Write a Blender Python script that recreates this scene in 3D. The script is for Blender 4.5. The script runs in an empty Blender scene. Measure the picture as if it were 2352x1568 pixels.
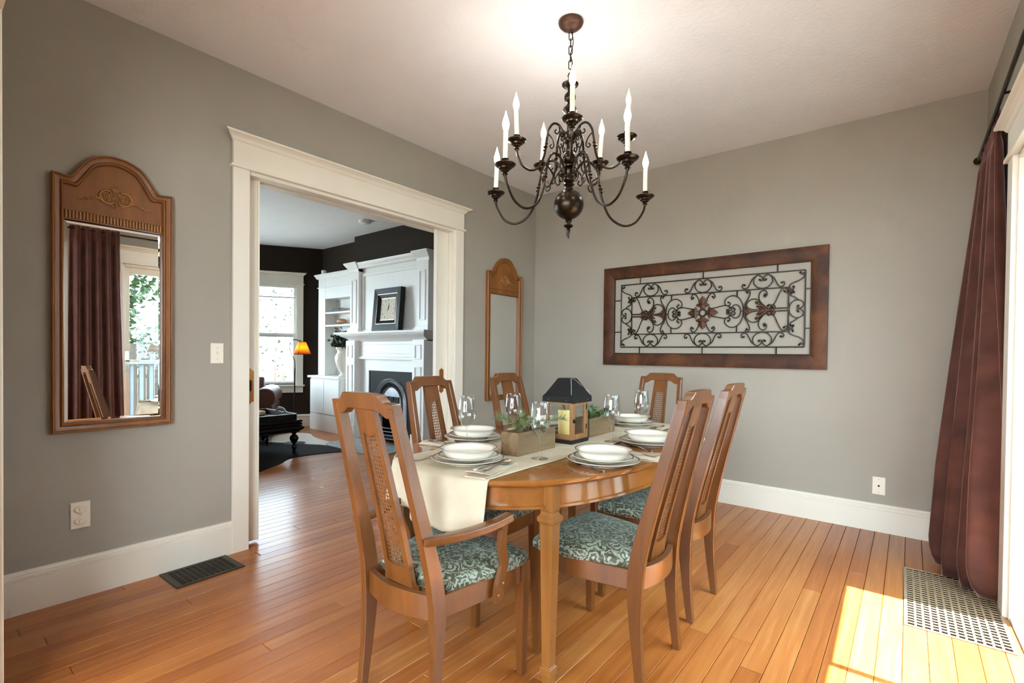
import bpy, bmesh, math, random
from mathutils import Vector, Matrix
random.seed(11)
R_ = math.radians
sc = bpy.context.scene
COL = sc.collection

# ------------------------------------------------------------------ camera
CAM_H = 1.14
cam = bpy.data.cameras.new('camera')
cam.sensor_fit = 'HORIZONTAL'; cam.sensor_width = 36.0
cam.lens = 36.0 * 1134.41 / 2352.0
cam.shift_y = 44.28 / 2352.0
cam.clip_start = 0.02
camo = bpy.data.objects.new('camera', cam); COL.objects.link(camo)
_ya, _pi, _ro = 0.6781, -0.0132, 0.0106
_F0 = Vector((-math.sin(_ya), math.cos(_ya), 0)); _R0 = Vector((math.cos(_ya), math.sin(_ya), 0)); _U0 = Vector((0, 0, 1))
_F = _F0 * math.cos(_pi) + _U0 * math.sin(_pi); _U = _U0 * math.cos(_pi) - _F0 * math.sin(_pi)
_R = _R0 * math.cos(_ro) + _U * math.sin(_ro); _U = _U * math.cos(_ro) - _R0 * math.sin(_ro)
_m = Matrix((( _R.x, _U.x, -_F.x, 0), (_R.y, _U.y, -_F.y, 0), (_R.z, _U.z, -_F.z, CAM_H), (0, 0, 0, 1)))
camo.matrix_world = _m
sc.camera = camo

# ------------------------------------------------------------------ world, sun, portals at the windows, added fill lights, exposure
SKY, SUN = 9.0, 56.0
w = bpy.data.worlds.new('world'); sc.world = w; w.use_nodes = True
bg = w.node_tree.nodes['Background']; bg.inputs[0].default_value = (0.69, 0.86, 1.0, 1); bg.inputs[1].default_value = SKY
sun = bpy.data.lights.new('sun', 'SUN'); sun.energy = SUN; sun.angle = R_(0.5); sun.color = (1.0, 0.97, 0.93)
suno = bpy.data.objects.new('sun', sun); COL.objects.link(suno)
suno.rotation_euler = Vector((-math.cos(R_(70.1)), 0, -math.sin(R_(70.1)))).to_track_quat('-Z', 'Y').to_euler()

def portal(name, loc, direction, sx, sy):
    l = bpy.data.lights.new(name, 'AREA'); l.shape = 'RECTANGLE'; l.size = sx; l.size_y = sy
    l.cycles.is_portal = True
    o = bpy.data.objects.new(name, l); COL.objects.link(o); o.location = loc
    o.rotation_euler = Vector(direction).to_track_quat('-Z', 'Z').to_euler()
    return o
def fill_light(name, loc, direction, sx, sy, power, col=(0.92, 0.96, 1.0)):
    l = bpy.data.lights.new(name, 'AREA'); l.shape = 'RECTANGLE'; l.size = sx; l.size_y = sy; l.energy = power; l.color = col
    o = bpy.data.objects.new(name, l); COL.objects.link(o); o.location = loc
    o.rotation_euler = Vector(direction).to_track_quat('-Z', 'Z').to_euler()
    return o
portal('door_daylight', (0.56, 2.23, 1.02), (-1, 0, 0), 1.62, 2.05)
portal('bay_daylight', (-7.62, 3.55, 1.35), (0.855, -0.519, 0), 0.95, 1.6)
fill_light('kitchen_fill_light', (-0.7, -3.26, 1.5), (0, 1, 0), 2.8, 1.6, 62.0, (0.93, 0.97, 1.0))  # unseen fill light added behind the camera to brighten the dining room
fill_light('kitchen_side_fill', (0.50, -1.65, 1.5), (-1, 0, 0), 1.5, 1.3, 46.0, (0.90, 0.96, 1.0))  # second unseen fill, added to lift the near left wall and floor
fill_light('living_fill_light', (-8.20, 1.2, 1.4), (1, 0, 0), 2.4, 1.6, 110.0, (0.80, 0.91, 1.0))  # unseen fill light added to brighten the living room
sc.view_settings.view_transform = 'Standard'; sc.view_settings.look = 'None'
sc.view_settings.exposure = 0.86; sc.view_settings.gamma = 1.0; sc.view_settings.use_curve_mapping = False
sc.cycles.use_denoising = True
sc.cycles.use_adaptive_sampling = True; sc.cycles.adaptive_threshold = 0.10; sc.cycles.adaptive_min_samples = 16
sc.cycles.use_light_tree = False
sc.cycles.max_bounces = 7; sc.cycles.diffuse_bounces = 6; sc.cycles.transmission_bounces = 10; sc.cycles.transparent_max_bounces = 10
sc.cycles.sample_clamp_indirect = 8.0; sc.cycles.caustics_refractive = False; sc.cycles.caustics_reflective = False

# ------------------------------------------------------------------ room measures
XL, YF, ZC = -2.970, 4.045, 2.737          # left wall, far wall, ceiling
RX, RA = 0.335, R_(1.3)                    # right wall passes (RX, YF) and is turned by RA

# ------------------------------------------------------------------ mesh helpers
def lin(c):
    c = c / 255.0
    return c / 12.92 if c <= 0.04045 else ((c + 0.055) / 1.055) ** 2.4
def S(r, g, b): return (lin(r), lin(g), lin(b), 1.0)

def catmull(pts, n=6, closed=False):
    P = [Vector(p) for p in pts]; out = []; N = len(P)
    rng = range(N) if closed else range(N - 1)
    for i in rng:
        if closed: a, b, c, d = P[(i - 1) % N], P[i], P[(i + 1) % N], P[(i + 2) % N]
        else:
            b, c = P[i], P[i + 1]; a = P[i - 1] if i > 0 else b * 2 - c; d = P[i + 2] if i + 2 < N else c * 2 - b
        for k in range(n):
            t = k / n
            out.append(0.5 * ((2 * b) + (c - a) * t + (2 * a - 5 * b + 4 * c - d) * t * t + (3 * b - a - 3 * c + d) * t ** 3))
    if not closed: out.append(P[-1])
    return out
def interp(tab, z):
    if z <= tab[0][0]: return tab[0][1]
    for (a, va), (b, vb) in zip(tab, tab[1:]):
        if z <= b:
            t = (z - a) / (b - a); return va + (vb - va) * t
    return tab[-1][1]

class MB:
    def __init__(s): s.v = []; s.f = []
    def add(s, vs, fs):
        o = len(s.v); s.v += [tuple(p) for p in vs]; s.f += [tuple(i + o for i in f) for f in fs]; return s
    def box(s, x0, x1, y0, y1, z0, z1):
        return s.add([(x0, y0, z0), (x1, y0, z0), (x1, y1, z0), (x0, y1, z0), (x0, y0, z1), (x1, y0, z1), (x1, y1, z1), (x0, y1, z1)],
                     [(0, 3, 2, 1), (4, 5, 6, 7), (0, 1, 5, 4), (1, 2, 6, 5), (2, 3, 7, 6), (3, 0, 4, 7)])
    def prism(s, poly, a0, a1, axis):
        n = len(poly)
        def P(p, a): return {'x': (a, p[0], p[1]), 'y': (p[0], a, p[1]), 'z': (p[0], p[1], a)}[axis]
        return s.add([P(p, a0) for p in poly] + [P(p, a1) for p in poly],
                     [tuple(range(n)), tuple(range(2 * n - 1, n - 1, -1))] + [(i, (i + 1) % n, n + (i + 1) % n, n + i) for i in range(n)])
    def loft(s, rings, cap=True, closed=False):
        n = len(rings[0]); vs = [p for r in rings for p in r]; fs = []; m = len(rings)
        for k in range(m if closed else m - 1):
            a, b = k * n, ((k + 1) % m) * n
            for i in range(n): fs.append((a + i, a + (i + 1) % n, b + (i + 1) % n, b + i))
        if cap and not closed: fs += [tuple(range(n - 1, -1, -1)), tuple(range((m - 1) * n, m * n))]
        return s.add(vs, fs)
    def lathe(s, prof, seg=24, c=(0, 0, 0)):
        rings = []; vs = []; fs = []; idx = []
        for r, z in prof:
            if r < 1e-6: idx.append([len(vs)]); vs.append((c[0], c[1], c[2] + z))
            else:
                idx.append(list(range(len(vs), len(vs) + seg)))
                vs += [(c[0] + r * math.cos(2 * math.pi * k / seg), c[1] + r * math.sin(2 * math.pi * k / seg), c[2] + z) for k in range(seg)]
        for a, b in zip(idx, idx[1:]):
            if len(a) == 1 and len(b) == 1: continue
            for k in range(seg):
                k2 = (k + 1) % seg
                if len(a) == 1: fs.append((a[0], b[k2], b[k]))
                elif len(b) == 1: fs.append((a[k], a[k2], b[0]))
                else: fs.append((a[k], a[k2], b[k2], b[k]))
        return s.add(vs, fs)
    def tube(s, path, r, seg=8, closed=False):
        P = [Vector(p) for p in path]; n = len(P); rr = r if isinstance(r, (list, tuple)) else [r] * n
        rings = []; up = None
        for i in range(n):
            if closed: t = P[(i + 1) % n] - P[i - 1]
            else: t = P[min(i + 1, n - 1)] - P[max(i - 1, 0)]
            if t.length < 1e-9: t = Vector((0, 0, 1))
            t.normalize()
            if up is None:
                up = Vector((0, 0, 1)) if abs(t.z) < 0.9 else Vector((1, 0, 0))
            a = up - t * up.dot(t)
            if a.length < 1e-6: a = t.orthogonal()
            a.normalize(); b = t.cross(a); up = a
            rings.append([P[i] + (a * math.cos(2 * math.pi * k / seg) + b * math.sin(2 * math.pi * k / seg)) * rr[i] for k in range(seg)])
        return s.loft(rings, closed=closed)
    def ball(s, c, r, seg=10, rings=6, sc=(1, 1, 1)):
        m = MB(); m.lathe([(r * math.sin(math.pi * k / rings), -r * math.cos(math.pi * k / rings)) for k in range(rings + 1)], seg)
        return s.add([(c[0] + v[0] * sc[0], c[1] + v[1] * sc[1], c[2] + v[2] * sc[2]) for v in m.v], m.f)
    def map(s, fn): s.v = [tuple(fn(*p)) for p in s.v]; return s
    def join(s, o): return s.add(o.v, o.f)
    def build(s, name, mat, parent=None, smooth=None, bevel=0.0, seg=1):
        me = bpy.data.meshes.new(name); me.from_pydata(s.v, [], s.f)
        bm = bmesh.new(); bm.from_mesh(me)
        bmesh.ops.recalc_face_normals(bm, faces=bm.faces)
        if bevel > 0:
            es = [e for e in bm.edges if e.is_manifold and e.calc_face_angle(0) > R_(28)]
            bmesh.ops.bevel(bm, geom=es, offset=bevel, segments=seg, affect='EDGES', profile=0.5, clamp_overlap=True)
        bm.to_mesh(me); bm.free()
        if mat: me.materials.append(mat)
        if smooth is not None:
            me.shade_smooth(); me.set_sharp_from_angle(angle=R_(smooth))
        o = bpy.data.objects.new(name, me); COL.objects.link(o)
        if parent: o.parent = parent
        return o

def rect_ring(c, hx, hy, z=None):
    return [(c[0] - hx, c[1] - hy, c[2]), (c[0] + hx, c[1] - hy, c[2]), (c[0] + hx, c[1] + hy, c[2]), (c[0] - hx, c[1] + hy, c[2])]
def tag(o, label=None, cat=None, group=None, kind=None):
    if label: o['label'] = label
    if cat: o['category'] = cat
    if group: o['group'] = group
    if kind: o['kind'] = kind
    return o
def thing(name, label, cat, loc=(0, 0, 0), rz=0.0, group=None):
    o = bpy.data.objects.new(name, None); COL.objects.link(o); o.location = loc; o.rotation_euler = (0, 0, rz)
    o.empty_display_size = 0.05
    return tag(o, label, cat, group)
def kids(o): return [c for c in COL.objects if c.parent == o]
def copy_tree(o, parent=None):
    c = o.copy(); COL.objects.link(c); c.parent = parent
    for k in kids(o): copy_tree(k, c)
    return c
def struct(o): o['kind'] = 'structure'; return o

# ------------------------------------------------------------------ materials
def nmat(name):
    m = bpy.data.materials.new(name); m.use_nodes = True; nt = m.node_tree
    b = nt.nodes['Principled BSDF']; return m, nt, b
def N(nt, t, **kw):
    n = nt.nodes.new(t)
    for k, v in kw.items():
        if isinstance(v, tuple) and False: pass
        setattr(n, k, v)
    return n
def noise(nt, scale, detail=3.0, rough=0.5, dist=0.0, coord='Object', mscale=None):
    if coord == 'World': src = N(nt, 'ShaderNodeNewGeometry').outputs['Position']
    else: src = N(nt, 'ShaderNodeTexCoord').outputs[coord]
    if mscale:
        mp = N(nt, 'ShaderNodeMapping'); mp.inputs['Scale'].default_value = mscale; nt.links.new(src, mp.inputs['Vector']); src = mp.outputs[0]
    n = N(nt, 'ShaderNodeTexNoise'); n.inputs['Scale'].default_value = scale; n.inputs['Detail'].default_value = detail
    n.inputs['Roughness'].default_value = rough; n.inputs['Distortion'].default_value = dist
    nt.links.new(src, n.inputs['Vector']); return n
def ramp(nt, fac, stops):
    r = N(nt, 'ShaderNodeValToRGB'); e = r.color_ramp.elements
    while len(e) < len(stops): e.new(0.5)
    for k, (p, c) in enumerate(stops): e[k].position = p; e[k].color = c
    nt.links.new(fac, r.inputs[0]); return r
def bump(nt, b, h, strength, dist=0.01):
    bp = N(nt, 'ShaderNodeBump'); bp.inputs['Strength'].default_value = strength; bp.inputs['Distance'].default_value = dist
    nt.links.new(h, bp.inputs['Height']); nt.links.new(bp.outputs[0], b.inputs['Normal']); return bp
def scale_col(c, k): return (c[0] * k, c[1] * k, c[2] * k, 1.0)
def plain(name, c, rough=0.5, metal=0.0, var=0.06, vscale=6.0, bmp=0.0, bscale=80.0, coat=0.0, spec=0.5, sheen=0.0, coord='Object'):
    m, nt, b = nmat(name)
    n = noise(nt, vscale, 3, coord=coord)
    r = ramp(nt, n.outputs[0], [(0.3, scale_col(c, 1 - var)), (0.7, scale_col(c, 1 + var))])
    nt.links.new(r.outputs[0], b.inputs['Base Color'])
    b.inputs['Roughness'].default_value = rough; b.inputs['Metallic'].default_value = metal
    b.inputs['Specular IOR Level'].default_value = spec
    b.inputs['Coat Weight'].default_value = coat; b.inputs['Coat Roughness'].default_value = 0.15
    b.inputs['Sheen Weight'].default_value = sheen
    if bmp:
        n2 = noise(nt, bscale, 3, coord=coord); bump(nt, b, n2.outputs[0], bmp, 0.004)
    return m
def wood(name, c1, c2, axis='z', rough=0.35, coat=0.25, scale=14.0, coord='Object', rand=0.0):
    m, nt, b = nmat(name)
    ms = {'x': (0.12, 1, 1), 'y': (1, 0.12, 1), 'z': (1, 1, 0.12)}[axis]
    n = noise(nt, scale, 5, 0.6, 1.2, coord=coord, mscale=ms)
    r = ramp(nt, n.outputs[0], [(0.25, c1), (0.75, c2)])
    nt.links.new(r.outputs[0], b.inputs['Base Color'])
    n2 = noise(nt, scale * 9, 3, coord=coord, mscale=ms); bump(nt, b, n2.outputs[0], 0.05, 0.002)
    b.inputs['Roughness'].default_value = rough; b.inputs['Coat Weight'].default_value = coat; b.inputs['Coat Roughness'].default_value = 0.12
    return m
def emit(name, c, strength):
    m, nt, b = nmat(name); b.inputs['Base Color'].default_value = c; b.inputs['Emission Color'].default_value = c
    b.inputs['Emission Strength'].default_value = strength; return m
def pane_glass(name, tint=(0.97, 0.99, 0.98, 1), refl=0.7, power=5.0, base=0.03):
    m, nt, b = nmat(name); nt.nodes.remove(b); out = nt.nodes['Material Output']
    tr = N(nt, 'ShaderNodeBsdfTransparent'); tr.inputs[0].default_value = tint
    gl = N(nt, 'ShaderNodeBsdfGlossy'); gl.inputs['Roughness'].default_value = 0.01
    lw = N(nt, 'ShaderNodeLayerWeight'); lw.inputs[0].default_value = 0.5
    pw = N(nt, 'ShaderNodeMath', operation='POWER'); nt.links.new(lw.outputs['Facing'], pw.inputs[0]); pw.inputs[1].default_value = power
    fr = N(nt, 'ShaderNodeMath', operation='MULTIPLY_ADD'); nt.links.new(pw.outputs[0], fr.inputs[0]); fr.inputs[1].default_value = refl; fr.inputs[2].default_value = base
    mx = N(nt, 'ShaderNodeMixShader'); nt.links.new(fr.outputs[0], mx.inputs[0]); nt.links.new(tr.outputs[0], mx.inputs[1]); nt.links.new(gl.outputs[0], mx.inputs[2])
    nt.links.new(mx.outputs[0], out.inputs[0]); return m

M = {}
M['wall'] = plain('wall_paint', S(163, 157, 145), 0.75, var=0.02, vscale=3, bmp=0.12, bscale=220, spec=0.25, coord='Object')
M['wall_dark'] = plain('brown_paint', S(44, 34, 25), 0.7, var=0.03, bmp=0.1, bscale=220, spec=0.2)
M['ceiling'] = plain('ceiling_paint', S(236, 238, 240), 0.85, var=0.015, vscale=4, bmp=0.5, bscale=45, spec=0.2)
M['trim'] = plain('cream_trim', S(232, 226, 211), 0.4, var=0.015, bmp=0.03, bscale=60)
M['white'] = plain('white_paint', S(233, 233, 230), 0.42, var=0.015)
M['plate_plastic'] = plain('switch_plastic', S(236, 228, 210), 0.35, var=0.01)
M['wood_chair'] = wood('honey_wood', S(84, 47, 18), S(119, 71, 29), 'z', 0.32, 0.35, 12)
M['wood_table'] = wood('table_wood', S(116, 69, 26), S(150, 96, 42), 'y', 0.16, 0.5, 9)
M['wood_leg'] = wood('table_leg_wood', S(114, 71, 28), S(142, 93, 42), 'z', 0.3, 0.4, 9)
M['wood_mirror'] = wood('mirror_wood', S(116, 68, 24), S(150, 94, 38), 'z', 0.45, 0.12, 9)
M['carve'] = plain('carved_wood', S(164, 112, 56), 0.35, var=0.15, vscale=60)
M['cane'] = plain('cane_weave', S(112, 68, 32), 0.5, var=0.15, vscale=300)
M['bronze'] = plain('dark_bronze', S(44, 34, 24), 0.3, 0.85, var=0.2, vscale=20)
M['bronze_cap'] = plain('bronze_canopy', S(84, 58, 44), 0.45, 0.5, var=0.1)
M['candle'] = plain('candle_sleeve', S(240, 230, 205), 0.5, var=0.02)
m_, nt_, b_ = nmat('flame_bulb'); nt_.nodes.remove(b_)      # thin glowing glass: the filament's light passes through it
em_ = N(nt_, 'ShaderNodeEmission'); em_.inputs[0].default_value = (1.0, 0.93, 0.80, 1); em_.inputs[1].default_value = 9.0
tr_ = N(nt_, 'ShaderNodeBsdfTransparent'); mx_ = N(nt_, 'ShaderNodeMixShader'); mx_.inputs[0].default_value = 0.35
nt_.links.new(tr_.outputs[0], mx_.inputs[1]); nt_.links.new(em_.outputs[0], mx_.inputs[2]); nt_.links.new(mx_.outputs[0], nt_.nodes['Material Output'].inputs[0])
m_.cycles.emission_sampling = 'NONE'; M['bulb'] = m_
M['bulb_off'] = plain('clear_bulb', S(235, 228, 215), 0.1, var=0.01)
M['iron'] = plain('wrought_iron', S(46, 32, 20), 0.4, 0.5, var=0.35, vscale=30)
M['iron_leaf'] = plain('iron_leaf', S(74, 46, 26), 0.45, 0.4, var=0.35, vscale=60)
M['black_iron'] = plain('cast_iron', S(13, 13, 13), 0.6, 0.0, var=0.15, spec=0.25)
M['polished_iron'] = plain('polished_iron', S(160, 162, 166), 0.36, 0.6, var=0.2, vscale=40)
M['black'] = plain('black_lacquer', S(16, 13, 12), 0.42, var=0.1, spec=0.25)
M['silver'] = plain('silver', S(214, 208, 196), 0.18, 1.0, var=0.04)
M['brass'] = plain('aged_brass', S(166, 108, 54), 0.35, 0.8, var=0.18, vscale=60)
M['porcelain'] = plain('porcelain', S(224, 218, 204), 0.14, var=0.01, coat=0.3)
M['band'] = plain('platinum_band', S(120, 112, 98), 0.3, 0.3, var=0.05)
M['wax'] = plain('candle_wax', S(228, 196, 128), 0.5, var=0.05); M['wax'].node_tree.nodes['Principled BSDF'].inputs['Subsurface Weight'].default_value = 0.3
M['lantern_wood'] = wood('lantern_wood', S(124, 84, 46), S(172, 126, 78), 'z', 0.55, 0.0, 14)
M['old_wood'] = wood('weathered_wood', S(98, 76, 50), S(152, 126, 90), 'y', 0.7, 0.0, 14)
M['lantern_metal'] = plain('lantern_metal', S(36, 37, 38), 0.45, 0.6, var=0.15, vscale=14)
M['leaf'] = plain('leaf_green', S(100, 118, 76), 0.5, var=0.3, vscale=40)
M['needle'] = plain('needle_green', S(104, 116, 72), 0.5, var=0.25, vscale=60)
M['bark'] = plain('bark', S(78, 56, 38), 0.8, var=0.2, vscale=40)
M['leather'] = plain('brown_leather', S(84, 46, 34), 0.5, var=0.1, bmp=0.15, bscale=120)
M['pane'] = pane_glass('window_pane')
M['glass'] = pane_glass('clear_glass', (0.95, 0.96, 0.95, 1), 0.6, 2.2, 0.05)
m_, nt_, b_ = nmat('mirror_glass'); b_.inputs['Base Color'].default_value = (0.9, 0.91, 0.9, 1); b_.inputs['Metallic'].default_value = 1.0
b_.inputs['Roughness'].default_value = 0.004; M['mirror'] = m_

# floor boards: fir, each board its own tone
m_, nt_, b_ = nmat('fir_boards')
oi = N(nt_, 'ShaderNodeObjectInfo')
n1 = noise(nt_, 3.2, 5, 0.62, 0.8, 'World', (14, 0.55, 1)); n3 = noise(nt_, 2.0, 2, 0.5, 0.4, 'World', (1.0, 0.7, 1))
add = N(nt_, 'ShaderNodeMath', operation='MULTIPLY_ADD'); nt_.links.new(oi.outputs['Random'], add.inputs[0]); add.inputs[1].default_value = 0.34
nt_.links.new(n1.outputs[0], add.inputs[2])
r1 = ramp(nt_, add.outputs[0], [(0.25, S(134, 70, 26)), (0.52, S(158, 91, 39)), (0.78, S(172, 107, 51)), (1.0, S(185, 126, 69))])
mxc = N(nt_, 'ShaderNodeMixRGB'); mxc.blend_type = 'MULTIPLY'; mxc.inputs[0].default_value = 0.5
r3 = ramp(nt_, n3.outputs[0], [(0.3, (0.78, 0.70, 0.62, 1)), (0.65, (1.12, 1.08, 1.02, 1))])
nt_.links.new(r1.outputs[0], mxc.inputs[1]); nt_.links.new(r3.outputs[0], mxc.inputs[2]); nt_.links.new(mxc.outputs[0], b_.inputs['Base Color'])
b_.inputs['Roughness'].default_value = 0.34; b_.inputs['Specular IOR Level'].default_value = 0.4; b_.inputs['Coat Weight'].default_value = 0.2; b_.inputs['Coat Roughness'].default_value = 0.16
n4 = noise(nt_, 30, 3, 0.5, 0, 'World', (4, 0.3, 1)); bump(nt_, b_, n4.outputs[0], 0.06, 0.003)
M['floor'] = m_
M['void'] = plain('void_shade', S(10, 8, 7), 1.0, spec=0.0)  # near-black colour standing in for shade in ducts and fire opening
M['subfloor'] = plain('subfloor', S(46, 26, 14), 0.9)

# damask upholstery
m_, nt_, b_ = nmat('damask')
tc = N(nt_, 'ShaderNodeTexCoord'); vo = N(nt_, 'ShaderNodeTexVoronoi'); vo.inputs['Scale'].default_value = 15.0
nz = noise(nt_, 26, 2, 0.5, 0.6); ad = N(nt_, 'ShaderNodeMixRGB'); ad.blend_type = 'ADD'; ad.inputs[0].default_value = 0.075
nt_.links.new(tc.outputs['Object'], ad.inputs[1]); nt_.links.new(nz.outputs[1], ad.inputs[2]); nt_.links.new(ad.outputs[0], vo.inputs['Vector'])
sn = N(nt_, 'ShaderNodeMath', operation='SINE'); ml = N(nt_, 'ShaderNodeMath', operation='MULTIPLY'); ml.inputs[1].default_value = 26.0
nt_.links.new(vo.outputs['Distance'], ml.inputs[0]); nt_.links.new(ml.outputs[0], sn.inputs[0])
nz2 = noise(nt_, 46, 2, 0.5, 2.4); a2 = N(nt_, 'ShaderNodeMath', operation='MULTIPLY_ADD'); nt_.links.new(nz2.outputs[0], a2.inputs[0]); a2.inputs[1].default_value = 4.4
nt_.links.new(sn.outputs[0], a2.inputs[2])
rd = ramp(nt_, a2.outputs[0], [(0.0, S(60, 56, 38)), (0.46, S(68, 64, 44)), (0.56, S(128, 138, 120)), (1.0, S(146, 156, 140))])
mr = N(nt_, 'ShaderNodeMapRange'); mr.inputs[1].default_value = 0.4; mr.inputs[2].default_value = 4.0
nt_.links.new(a2.outputs[0], mr.inputs[0]); nt_.links.new(mr.outputs[0], rd.inputs[0])
nt_.links.new(rd.outputs[0], b_.inputs['Base Color']); b_.inputs['Roughness'].default_value = 0.55; b_.inputs['Sheen Weight'].default_value = 0.25
b_.inputs['Sheen Tint'].default_value = S(165, 178, 170); bump(nt_, b_, rd.outputs[0], 0.15, 0.002)
M['damask'] = m_
# linen, velvet
m_, nt_, b_ = nmat('linen')
n1 = noise(nt_, 500, 2, 0.5, 0); n2 = noise(nt_, 12, 3)
r1 = ramp(nt_, n2.outputs[0], [(0.3, S(190, 178, 154)), (0.7, S(203, 192, 169))]); nt_.links.new(r1.outputs[0], b_.inputs['Base Color'])
b_.inputs['Roughness'].default_value = 0.9; b_.inputs['Specular IOR Level'].default_value = 0.15; bump(nt_, b_, n1.outputs[0], 0.2, 0.001)
M['linen'] = m_
m_, nt_, b_ = nmat('velvet')
n1 = noise(nt_, 9, 4); r1 = ramp(nt_, n1.outputs[0], [(0.3, S(62, 32, 23)), (0.7, S(84, 48, 38))]); nt_.links.new(r1.outputs[0], b_.inputs['Base Color'])
b_.inputs['Roughness'].default_value = 0.7; b_.inputs['Specular IOR Level'].default_value = 0.25; b_.inputs['Sheen Weight'].default_value = 0.9
b_.inputs['Sheen Tint'].default_value = S(205, 170, 170); b_.inputs['Sheen Roughness'].default_value = 0.4
M['velvet'] = m_
# mottled copper brown frame of the wall art
m_, nt_, b_ = nmat('burnished_frame')
n1 = noise(nt_, 5, 4, 0.6, 0.5); r1 = ramp(nt_, n1.outputs[0], [(0.3, S(36, 18, 9)), (0.52, S(72, 38, 15)), (0.72, S(102, 60, 25))]); nt_.links.new(r1.outputs[0], b_.inputs['Base Color'])
b_.inputs['Roughness'].default_value = 0.55; b_.inputs['Specular IOR Level'].default_value = 0.3; M['art_frame'] = m_

# ------------------------------------------------------------------ structure: floor
def unit_plank():
    b = MB(); c = 0.02
    b.loft([[(-0.5, -0.5, 0), (0.5, -0.5, 0), (0.5, 0.5, 0), (-0.5, 0.5, 0)],
            [(-0.5, -0.5, 0.8), (0.5, -0.5, 0.8), (0.5, 0.5, 0.8), (-0.5, 0.5, 0.8)],
            [(-0.5 + c, -0.499, 1), (0.5 - c, -0.499, 1), (0.5 - c, 0.499, 1), (-0.5 + c, 0.499, 1)]])
    return b
fl = MB().box(-8.3, 0.75, -3.4, 4.6, -0.08, -0.012).build('floor', M['subfloor']); struct(fl)
PW = 0.078
pk = unit_plank().build('plank', M['floor'], fl); first = [pk]
def lay(x, y0, y1):
    if first: o = first.pop()
    else: o = pk.copy(); COL.objects.link(o); o.parent = fl
    o.location = (x, (y0 + y1) / 2, -0.012); o.scale = (PW - 0.0014, y1 - y0 - 0.0012, 0.012)
nx = int((0.62 + 8.2) / PW)
prng = random.Random(5)
for i in range(nx):
    x = 0.62 - PW * (i + 0.5)
    if x > -3.06: y0, y1 = -3.3, 4.10
    else: y0, y1 = -1.0, 4.14
    cuts = [y0]
    if x > -3.06:
        c = prng.uniform(0.2, 2.2)
        while c < y1 - 0.9:
            cuts.append(c); c += prng.uniform(1.9, 3.2)
    else: cuts.append(prng.uniform(0.9, 2.6))
    cuts.append(y1)
    for a, b in zip(cuts, cuts[1:]): lay(x, a, b)

# ------------------------------------------------------------------ structure: walls and ceilings
struct(MB().box(XL - 0.06, 0.52, -3.4, 4.5, ZC, ZC + 0.1).build('ceiling', M['ceiling']))
struct(MB().box(-8.3, XL - 0.06, -1.2, 4.6, ZC, ZC + 0.1).build('ceiling_living', M['ceiling']))
OY0, OY1, OZ = 1.262, 2.905, 2.165            # cased opening in the left wall
wl = MB()
wl.box(XL - 0.05, XL, -3.3, OY0, 0, ZC); wl.box(XL - 0.05, XL, OY1, YF + 0.1, 0, ZC); wl.box(XL - 0.05, XL, OY0, OY1, OZ + 0.0, ZC)
struct(wl.build('wall_left', M['wall']))
wv = MB(); xb_ = XL - 0.12
wv.box(xb_ - 0.05, xb_, -1.1, OY0, 0, ZC); wv.box(xb_ - 0.05, xb_, OY1, 4.2, 0, ZC); wv.box(xb_ - 0.05, xb_, OY0, OY1, OZ, ZC)
struct(wv.build('wall_living_inner', M['wall_dark']))
struct(MB().box(XL - 0.05, 0.8, YF, YF + 0.12, 0, ZC).build('wall_far', M['wall']))
# near wall with the opening the picture is taken through
nw = MB(); nw.box(XL, -2.16, 0.06, 0.18, 0, ZC); nw.box(-2.16, 0.60, 0.06, 0.18, 2.17, ZC)
struct(nw.build('wall_near', M['wall']))
t = MB(); t.box(-2.26, -2.16, 0.18, 0.20, 0, 2.17); t.box(-2.26, -2.16, 0.04, 0.06, 0, 2.17); t.box(-2.165, -2.145, 0.05, 0.19, 0, 2.17); t.box(-2.145, 0.4, 0.05, 0.19, 2.15, 2.17); t.box(-2.27, 0.4, 0.18, 0.202, 2.17, 2.30)
struct(t.build('trim_1', M['trim'], bevel=0.003))
# kitchen behind the camera
kw = MB(); kw.box(XL, -2.15, -3.4, -3.28, 0, ZC); kw.box(-2.15, 0.75, -3.4, -3.28, 0, 0.65); kw.box(-2.15, 0.75, -3.4, -3.28, 2.35, ZC)
struct(kw.build('wall_kitchen_back', M['wall']))
# right wall (turned slightly), local frame: +x outside, y from the far corner
def rlocal(o): o.location = (RX, YF, 0); o.rotation_euler = (0, 0, RA); return o
DY0, DY1, DZ = -2.60, -0.985, 2.03
rw = MB(); rw.box(0, 0.14, DY1, 0.12, 0, ZC); rw.box(0, 0.14, -7.4, -6.5, 0, ZC); rw.box(0, 0.14, -4.9, DY0, 0, ZC); rw.box(0, 0.14, -6.5, -4.9, 0, 0.8); rw.box(0, 0.14, -6.5, -4.9, 2.2, ZC); rw.box(0, 0.14, DY0, DY1, DZ, ZC)
struct(rlocal(rw.build('wall_right', M['wall'])))
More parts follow.
